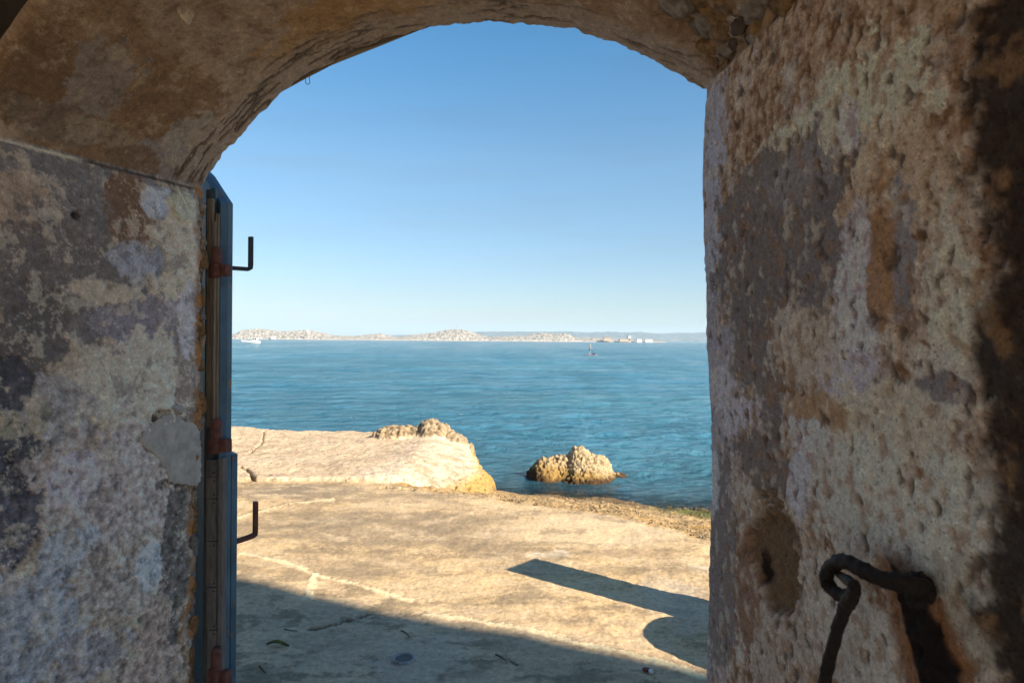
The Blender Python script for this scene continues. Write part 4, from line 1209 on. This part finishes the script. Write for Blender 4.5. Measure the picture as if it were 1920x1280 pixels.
# ------------------------------------------------------------------ paddleboarder
pp = on_z(1107, 666.2, WZ); X0, Y0, Z0 = pp[0], pp[1], WZ
k_ = Y0 / FPX
M_SKIN = plain_mat('skin', (0.62, 0.44, 0.35), (0.54, 0.37, 0.29), 8, 0.6, 0.001)
M_SHORT = plain_mat('dark_teal_shorts', (0.05, 0.20, 0.24), (0.03, 0.13, 0.17), 8, 0.8, 0.001)
M_BOARD = plain_mat('red_board', (0.32, 0.22, 0.24), (0.26, 0.18, 0.20), 4, 0.4, 0.001)
M_HAIR = plain_mat('pale_cap', (0.62, 0.60, 0.56), None, 8, 0.8, 0.001)
Lp = 26 * k_
bm = bmesh.new(); rows = []
for i in range(21):
    f = i / 20; xx = (f - 0.5) * Lp
    hw = 0.40 * max(0.02, 1 - abs(2 * f - 1) ** 2.6) ** 0.6
    zz = 0.03 + 0.10 * max(0, f - 0.7) ** 2 * 8
    rows.append([bm.verts.new((X0 + xx, Y0 + y_ * hw, Z0 + zz + h_)) for y_, h_ in ((-1, 0.06), (-.6, 0.12), (.6, 0.12), (1, 0.06), (.6, -0.02), (-.6, -0.02))])
for a, b_ in zip(rows[:-1], rows[1:]):
    for j in range(6): bm.faces.new((a[j], b_[j], b_[(j + 1) % 6], a[(j + 1) % 6]))
bm.faces.new(rows[0][::-1]); bm.faces.new(rows[-1])
e = empty('paddleboard', (X0, Y0, Z0)); tag(e, 'long reddish paddleboard floating out on the open sea', 'paddleboard')
bmobj('deck', bm, M_BOARD, e, True)
bmobj('kit_bag', stone_bm((X0 + Lp * 0.27, Y0, Z0 + 0.24), np.eye(3), (0.28, 0.2, 0.13), 5, 0.12), M_DARK, e, True)
def skin(name, joints, edges, rad, mat, parent=None, sub=2):
    me = bpy.data.meshes.new(name)
    me.from_pydata([tuple(j) for j in joints], edges, []); me.update()
    o_ = link(name, me, mat, parent)
    md = o_.modifiers.new('skin', 'SKIN'); md.use_smooth_shade = True
    for i_, r_ in enumerate(rad):
        me.skin_vertices[0].data[i_].radius = (r_, r_)
    me.skin_vertices[0].data[0].use_root = True
    o_.modifiers.new('sub', 'SUBSURF').levels = sub
    o_.modifiers['sub'].render_levels = sub
    return o_
B = np.array([X0 - 0.15, Y0, Z0 + 0.145])
J = [(0, 0, .86), (.02, 0, 1.05), (.05, 0, 1.28), (.07, 0, 1.40), (.11, 0, 1.47), (.13, 0, 1.55), (.12, 0, 1.63),     # pelvis..crown
     (-.02, -.10, .82), (.06, -.14, .46), (-.02, -.16, .07), (.13, -.17, .03),
     (-.02, .10, .82), (.06, .14, .46), (-.02, .16, .07), (.13, .17, .03),
     (.07, -.17, 1.34), (.20, -.24, 1.10), (.40, -.16, 1.00), (.46, -.13, 0.98),
     (.07, .17, 1.34), (.24, .16, 1.32), (.40, -.02, 1.42), (.45, -.05, 1.43)]
Ed = [(0, 1), (1, 2), (2, 3), (3, 4), (4, 5), (5, 6), (0, 7), (7, 8), (8, 9), (9, 10), (0, 11), (11, 12), (12, 13), (13, 14), (2, 15), (15, 16), (16, 17), (17, 18), (2, 19), (19, 20), (20, 21), (21, 22)]
Rd = [.14, .125, .15, .07, .06, .095, .085, .095, .065, .045, .04, .095, .065, .045, .04, .065, .048, .036, .035, .065, .048, .036, .035]
J = [tuple(np.array(j) * 1.08) for j in J]
per = skin('person', [B + np.array(j) for j in J], Ed, Rd, M_SKIN)
tag(per, 'bare-chested person in teal shorts standing on the paddleboard, holding a paddle', 'person')
sh = skin('shorts', [B + 1.08 * np.array(j) for j in [(0, 0, .88), (0, 0, 1.0), (-.01, -.11, .80), (.04, -.135, .55), (-.01, .11, .80), (.04, .135, .55)]], [(0, 1), (0, 2), (2, 3), (0, 4), (4, 5)], [.155, .15, .12, .11, .12, .11], M_SHORT, per)
cp_ = bmobj('cap', stone_bm(B + np.array([.125, 0, 1.79]), np.eye(3), (.115, .10, .06), 9, 0.03), M_HAIR, per, True)
pd = empty('paddle', tuple(B + np.array([.45, -.1, 0]))); tag(pd, 'thin paddle held upright by the person on the paddleboard', 'paddle')
a_, b_ = B + np.array([.44, -.03, 1.52]), B + np.array([.48, -.22, .18])
bmobj('shaft', tube([a_, (a_ + b_) / 2, b_], 0.018, 8), M_DARK, pd)
bmobj('blade', stone_bm(b_ + np.array([.005, -.03, -.18]), np.eye(3), (.03, .085, .2), 4, 0.04), M_DARK, pd, True)

# ------------------------------------------------------------------ the blue door leaf
l = np.array([-0.60, 0.80, 0.0]); mm = np.array([0.80, 0.60, 0.0])
q0 = on_y(413, 500, 2.27); q0[2] = 0
zc = CAM[2]
def lp(w_, z_, t_): return q0 + l * w_ + mm * t_ + np.array([0, 0, z_])
door = empty('door_leaf', tuple(lp(0, 0.06, 0)))
tag(door, 'blue painted door leaf swung open outside the left jamb, seen edge on', 'door')
zh = zc + 0.448; ZB = 0.07
def ztop_at(w_): return float(np.interp(w_, [0, 0.25, 0.50, 0.76], [zh, zh + 0.14, zh + 0.25, zh + 0.31]))
pw = 0.15
for i in range(5):
    a, b = i * pw + 0.0012, (i + 1) * pw - 0.0012 + (0.01 if i == 4 else 0)
    ws = [a] + [q for q in (0.25, 0.50) if a < q < b] + [b]
    pts = [lp(a, ZB, 0), lp(b, ZB, 0)] + [lp(q, ztop_at(q), 0) for q in ws[::-1]]
    bmobj('plank', prism(pts, tuple(mm * 0.022)), M_BLUE2, door, bevel=0.0015)
def rail(pts, name='rail', t0=0.0225, th=0.018, mat=None):
    return bmobj(name, prism([lp(a, b, t0) for a, b in pts], tuple(mm * th)), mat or M_BLUE, door, bevel=0.0018)
rail([(0.004, ZB), (0.09, ZB), (0.09, ztop_at(0.09)), (0.004, ztop_at(0.004))], 'stile')
rail([(0.67, ZB), (0.76, ZB), (0.76, ztop_at(0.76)), (0.67, ztop_at(0.67))], 'stile')
for z_ in (ZB, 0.9, 1.75):
    rail([(0.092, z_), (0.668, z_), (0.668, z_ + 0.11), (0.092, z_ + 0.11)])
rail([(0.092, ztop_at(0.092) - 0.10), (0.25, ztop_at(0.25) - 0.10), (0.50, ztop_at(0.5) - 0.10), (0.668, ztop_at(0.668) - 0.10), (0.668, ztop_at(0.668)), (0.5, ztop_at(0.5)), (0.25, ztop_at(0.25)), (0.092, ztop_at(0.092))], 'top_rail')
zk = on_y(447, 851, 2.3)[2]
o = rail([(0.002, ZB - 0.01), (0.22, ZB - 0.01), (0.22, zk), (0.002, zk)], 'kick_board', 0.041, 0.020, M_BLUE2)
o['label'] = 'thicker darker blue board on the lower part of the door leaf'
def bracket(zarm, arm, upz, t0, wd=0.02, tilt=0.0):
    pth = [lp(0.03, zarm, t0 - 0.004), lp(0.03, zarm + tilt * 0.6, t0 + arm * 0.6), lp(0.03, zarm + tilt, t0 + arm - 0.008), lp(0.03, zarm + tilt + 0.004, t0 + arm - 0.001), lp(0.03, zarm + tilt + 0.014, t0 + arm), lp(0.03, zarm + upz, t0 + arm)]
    # a flat bar bent to an L
    bm_ = bmesh.new(); rows_ = []
    pth = np.array(pth)
    tg_ = np.gradient(pth, axis=0); tg_ /= np.linalg.norm(tg_, axis=1)[:, None]
    for p_, t_ in zip(pth, tg_):
        n_ = np.cross(t_, l); n_ /= np.linalg.norm(n_)
        rows_.append([bm_.verts.new(p_ + n_ * a * 0.0065 + l * b * wd / 2) for a, b in ((-1, -1), (1, -1), (1, 1), (-1, 1))])
    for a, b in zip(rows_[:-1], rows_[1:]):
        for j in range(4): bm_.faces.new((a[j], b[j], b[(j + 1) % 4], a[(j + 1) % 4]))
    bm_.faces.new(rows_[0][::-1]); bm_.faces.new(rows_[-1])
    return bm_
z1 = on_y(440, 502, 2.31)[2]
bmobj('bar_bracket', bracket(z1, 0.066, 0.112, 0.0405), M_STEEL, door)
z2 = on_y(452, 1019, 2.31)[2]
bmobj('bar_bracket', bracket(z2, 0.068, 0.128, 0.061, 0.022, 0.012), M_RUST, door)
for (v0, v1) in ((463, 520), (785, 850), (1214, 1290)):
    pa, pb = on_y(406, v0, 2.235), on_y(406, v1, 2.235)
    mid = pa + (pb - pa) * 0.52
    hg = bmobj('hinge', tube(spline([pa, pa * 0.6 + mid * 0.4, mid - (mid - pa) * 0.02, mid], 10), [0.012, 0.0165, 0.017, 0.017, 0.017, 0.017, 0.017, 0.0165, 0.016, 0.013], 16, 0.25), M_RUST, door, True)
    bmobj('knuckle', tube(spline([mid, mid * 0.6 + pb * 0.4, pb], 8), [0.012, 0.0155, 0.0155, 0.0155, 0.0155, 0.0155, 0.0155, 0.013], 16, 0.25), M_RUST, hg, True)
    sm = mid + (pb - mid) * 0.5
    bmobj('strap', obox(mid + EV * 0.012 - np.array([0, 0, 0.006]), EV * 0.026, NV * 0.03, pb - mid + np.array([0, 0, 0.012])), M_RUST, hg, bevel=0.003)
    bmobj('pin_plate', obox(pb - EV * 0.034 - NV * 0.004, EV * 0.022, NV * 0.02, (mid - pb) * 0.9), M_RUST, hg, bevel=0.003)

# the wooden frame post behind the hinges
fr_ = empty('door_frame', tuple(on_z(400, 700, 0) * 0 + np.array([on_y(400, 700, 2.26)[0], 2.26, 0.06])))
tag(fr_, 'narrow weathered wooden frame post between the left jamb and the blue door', 'door frame')
def strip(u0, u1, v0, v1, y_, th, mat, name):
    a, b = on_y(u0, v1, y_), on_y(u1, v1, y_)
    zt_ = on_y(u0, v0, y_)[2]
    zb_ = max(0.03, on_y(u0, v1, y_)[2])
    a[2] = b[2] = zb_
    o_ = bmobj(name, obox(a, (b - a), NV * th, (0, 0, zt_ - zb_)), mat, fr_, bevel=0.0015)
    return o_
strip(376, 393, 355, 1700, 2.300, 0.03, M_GREYW, 'backing_board')
strip(385, 396, 372, 800, 2.262, 0.010, M_WOOD, 'plank')
strip(396.7, 400.4, 415, 798, 2.258, 0.008, M_WOOD, 'bead')
strip(401.0, 407, 400, 798, 2.266, 0.008, M_WOOD, 'plank')
strip(394, 404, 352, 412, 2.290, 0.01, M_BLUE2, 'blue_board')
for i, (v0, v1) in enumerate(((862, 893), (894, 934), (935, 1014), (1015, 1100), (1101, 1180), (1181, 1500))):
    pl_ = strip(386, 404.4, v0, v1, 2.262, 0.02, M_GREYW, 'iron_plate')
    for vr in (v0 + 7, v1 - 7):
        if vr < 1290:
            c_ = on_y(401, vr, 2.262)
            bm_ = bmesh.new(); bmesh.ops.create_uvsphere(bm_, u_segments=8, v_segments=6, radius=0.0028)
            bmesh.ops.translate(bm_, verts=bm_.verts, vec=tuple(c_))
            bmobj('rivet', bm_, M_IRON, pl_, True)
strip(405, 413, 858, 1500, 2.256, 0.02, M_GREYW, 'bead')

# ------------------------------------------------------------------ iron ring and hanging rod on the right jamb
def rw(u, v, lift):
    """a point lifted off the right jamb, seen at (u, v)"""
    r = ray(u, v)
    n_ = np.cross(RV, [0, 0, 1]); n_ /= np.linalg.norm(n_)
    if n_[0] > 0: n_ = -n_
    o_ = OUT[iA + 40] + n_ * lift
    return CAM + r * (((o_ - CAM) @ n_) / (r @ n_))
st = [rw(1775, 1118, -0.09), rw(1722, 1100, 0.012), rw(1680, 1091, 0.034), rw(1640, 1080, 0.046), rw(1608, 1062, 0.050), rw(1578, 1052, 0.050), rw(1556, 1064, 0.047), rw(1550, 1086, 0.044), rw(1562, 1106, 0.042), rw(1582, 1116, 0.042), rw(1602, 1108, 0.044)]
pth = spline(st, 60)
rad = np.interp(np.linspace(0, 1, 60), [0, .15, .3, .6, .9, 1], [0.012, 0.0112, 0.0098, 0.0098, 0.0092, 0.0075])
o = empty('iron_eye_bolt', tuple(rw(1740, 1110, 0.0)))
bmobj('shank', tube(pth, rad, 22, 0.5, 3), M_IRON, o, True)
for i_, (u_, v_, a_, b_) in enumerate(((1724, 1108, .017, .020), (1712, 1088, .012, .010))):
    bmobj('rust_scab', stone_bm(rw(u_, v_, 0.0), [tuple(RV / np.linalg.norm(RV)), (-0.99, -0.1, 0), (0, 0, 1)], (a_, 0.010, b_), 90 + i_, 0.55, 4), M_IRON, o, True)
tag(o, 'black corroded iron eye bolt driven into the right jamb', 'eye bolt')
hk = [rw(1600, 1098, 0.075), rw(1604, 1084, 0.066), rw(1592, 1074, 0.058), rw(1577, 1078, 0.046), rw(1572, 1094, 0.036), rw(1580, 1112, 0.034), rw(1590, 1128, 0.036)]
hk = [rw(1571, 1074, 0.034), rw(1582, 1082, 0.050), rw(1594, 1090, 0.064), rw(1603, 1100, 0.066), rw(1598, 1116, 0.058), rw(1589, 1130, 0.050), rw(1580, 1150, 0.046), rw(1566, 1195, 0.042), rw(1554, 1240, 0.038), rw(1545, 1290, 0.034), rw(1540, 1400, 0.03)]
pth = spline(hk, 70)
rad = np.interp(np.linspace(0, 1, 70), [0, .1, .35, .5, .6, 1], [0.0045, 0.006, 0.008, 0.0100, 0.0082, 0.0090])
o = bmobj('iron_rod', tube(pth, rad, 16, 0.35, 6), M_IRON, None, True)
tag(o, 'dark iron rod hooked through the eye bolt and hanging down the right jamb', 'rod')

# ------------------------------------------------------------------ small things on the terrace
def gpt(u, v):
    p_ = on_z(u, v, 0.0); return p_
c = gpt(757, 1238)
zc_ = ground_z(c[0], c[1])
e = empty('drain_cap', (c[0], c[1], zc_)); tag(e, 'small round metal drain cap set in the shaded terrace', 'drain cap')
M_ZINC = plain_mat('dull_zinc', (0.34, 0.35, 0.35), (0.22, 0.22, 0.22), 40, 0.5, 0.0005, 0.3)
n = 40; V = []
for r_, h_ in ((0.050, 0.004), (0.053, 0.016), (0.060, 0.018), (0.064, 0.014), (0.066, -0.01)):
    for i in range(n):
        a = 2 * math.pi * i / n; V.append((c[0] + r_ * math.cos(a), c[1] + r_ * math.sin(a), zc_ + h_))
F = np.array([(r_ * n + i, r_ * n + (i + 1) % n, (r_ + 1) * n + (i + 1) % n, (r_ + 1) * n + i) for r_ in range(4) for i in range(n)])
npmesh('rim', np.array(V), F, M_ZINC, e)
V = [(c[0] + 0.051 * math.cos(2 * math.pi * i / n), c[1] + 0.051 * math.sin(2 * math.pi * i / n), zc_ + 0.006) for i in range(n)]
bmobj('lid', prism(V, (0, 0, 0.003)), plain_mat('drain_dirt', (0.19, 0.175, 0.16), (0.12, 0.11, 0.10), 60, 0.9, 0.002), e)
M_LEAF = plain_mat('yellow_green_leaf', (0.16, 0.15, 0.035), (0.08, 0.08, 0.02), 60, 0.7, 0.001)
c = gpt(521, 1212); z_ = ground_z(c[0], c[1])
V = []
for i in range(9):
    f = i / 8; hw = 0.020 * math.sin(math.pi * min(0.97, f + 0.03)) ** 0.8
    for s_ in (-1, -0.5, 0, 0.5, 1):
        V.append((c[0] + (f - .5) * 0.13, c[1] + s_ * hw + 0.012 * math.sin(f * 3), z_ + 0.010 + 0.012 * abs(s_) + 0.008 * math.sin(f * 5)))
o = npmesh('leaf', np.array(V), gridF(9, 5), M_LEAF); o.modifiers.new('sol', 'SOLIDIFY').thickness = 0.0015
tag(o, 'curled yellow green leaf lying on the shaded terrace near the door', 'leaf')
M_TWIG = plain_mat('twig', (0.07, 0.05, 0.035), (0.04, 0.03, 0.02), 60, 0.9, 0.001)
for nm, px, lb in (('twig', [(533, 1180), (545, 1182), (558, 1181)], 'short dark twig on the shaded terrace, left of the drain cap'),
                   ('twig', [(486, 1250), (494, 1258), (499, 1262)], 'broken dark twig in the dirt beside the door foot'),
                   ('twig', [(752, 1183), (762, 1188), (768, 1196)], 'bent dark twig on the shaded terrace above the drain cap'),
                   ('twig', [(929, 1229), (940, 1235), (951, 1243)], 'longer dark twig lying in the middle of the shaded terrace')):
    pts = []
    for u, v in px:
        q = gpt(u, v); pts.append((q[0], q[1], ground_z(q[0], q[1]) + 0.004))
    o = bmobj(nm, tube(spline(pts, 9), np.linspace(0.0035, 0.0018, 9), 7), M_TWIG, None, True); tag(o, lb, 'twig', 'twigs on the terrace')
c = gpt(1216, 1262); z_ = ground_z(c[0], c[1])
e = empty('cup_scrap', (c[0], c[1], z_)); tag(e, 'crumpled red and white scrap of litter near the right jamb', 'litter')
bmobj('white_end', stone_bm((c[0] + .012, c[1] - .01, z_ + .012), np.eye(3), (.014, .02, .011), 3, .3), M_WHITE, e, True)
bmobj('red_end', stone_bm((c[0] - .01, c[1] + .012, z_ + .013), np.eye(3), (.02, .014, .012), 8, .3), M_RED, e, True)
# thread hanging from the arch
a_ = on_face(572, 128); b_ = on_face(578, 152)
o = bmobj('hanging_thread', tube(spline([a_ - NV * .004, (a_ + b_) / 2 - NV * .004, on_face(573, 152), on_face(575, 158), on_face(581, 156), on_face(580, 148), on_face(582, 141)], 30), 0.0011, 6), M_DARK, None, True)
tag(o, 'thin looped thread hanging from the left side of the arch', 'thread')

# unseen board and boulder added beyond the right jamb to cast the terrace shadows
tipA, tipB = on_z(943, 1068, 0), on_z(1000, 1047, 0)
HB = 1.25
sh_ = np.array([SUN_H[0], SUN_H[1], 0]) * (HB / math.tan(SUN_EL))
wv = tipB - tipA; tn = np.array([wv[1], -wv[0], 0]); tn /= np.linalg.norm(tn)
M_CASTER = plain_mat('caster_board', (0.30, 0.24, 0.16), (0.18, 0.14, 0.10), 12, 0.85, 0.002, stretch=(4, 4, 0.5))
bs_ = tipA + sh_; bs_[2] = -0.02
e = empty('shadow_board', tuple(bs_ + wv / 2)); tag(e, 'unseen upright board added beyond the right jamb to cast the strip shadow', 'board')
for i in range(3):
    bmobj('plank', obox(bs_ + wv * (i / 3) + wv * 0.002, wv * 0.329, tn * 0.045, (0, 0, HB + 0.02)), M_CASTER, e, bevel=0.002)
bmobj('batten', obox(bs_ + wv * 0.03 + tn * 0.046 + np.array([0, 0, 0.5]), wv * 0.94, tn * 0.03, (0, 0, 0.08)), M_CASTER, e, bevel=0.002)
tip = on_z(1262, 1178, 0)
bcn = tip + np.array([0.80, -0.60, 0]) * 1.02 + np.array([0.02, 0.0, 0])
bm = stone_bm((bcn[0], bcn[1], 0.12), [(0.92, -0.39, 0), (0.39, 0.92, 0), (0, 0, 1)], (0.44, 0.42, 0.46), 77, 0.06, 4)
o = bmobj('shadow_boulder', bm, plain_mat('caster_stone', (0.40, 0.33, 0.24), (0.28, 0.22, 0.16), 6, 0.9, 0.01), None, True)
tag(o, 'unseen rounded boulder added beyond the right jamb to cast the bulging shadow', 'rock')

# ------------------------------------------------------------------ haze over the sea
HZ = 0.00013
bm = bmesh.new()
bmesh.ops.create_cube(bm, size=1.0)
for v in bm.verts:
    v.co = ((v.co.x) * 30000, 5000 + v.co.y * 15000, -6 if v.co.z < 0 else 190)
o = bmobj('haze', bm, None)
m = bpy.data.materials.new('sea_haze'); m.use_nodes = True
t = m.node_tree; t.nodes.remove(t.nodes['Principled BSDF'])
pv_ = t.nodes.new('ShaderNodeVolumePrincipled')
pv_.inputs['Color'].default_value = (0.68, 0.86, 1.0, 1); pv_.inputs['Density'].default_value = HZ
pv_.inputs['Anisotropy'].default_value = 0.0
t.links.new(pv_.outputs[0], t.nodes['Material Output'].inputs['Volume'])
o.data.materials.append(m)
tag(o, 'thin pale sea haze fading the far islands and hills', 'haze', kind='stuff')
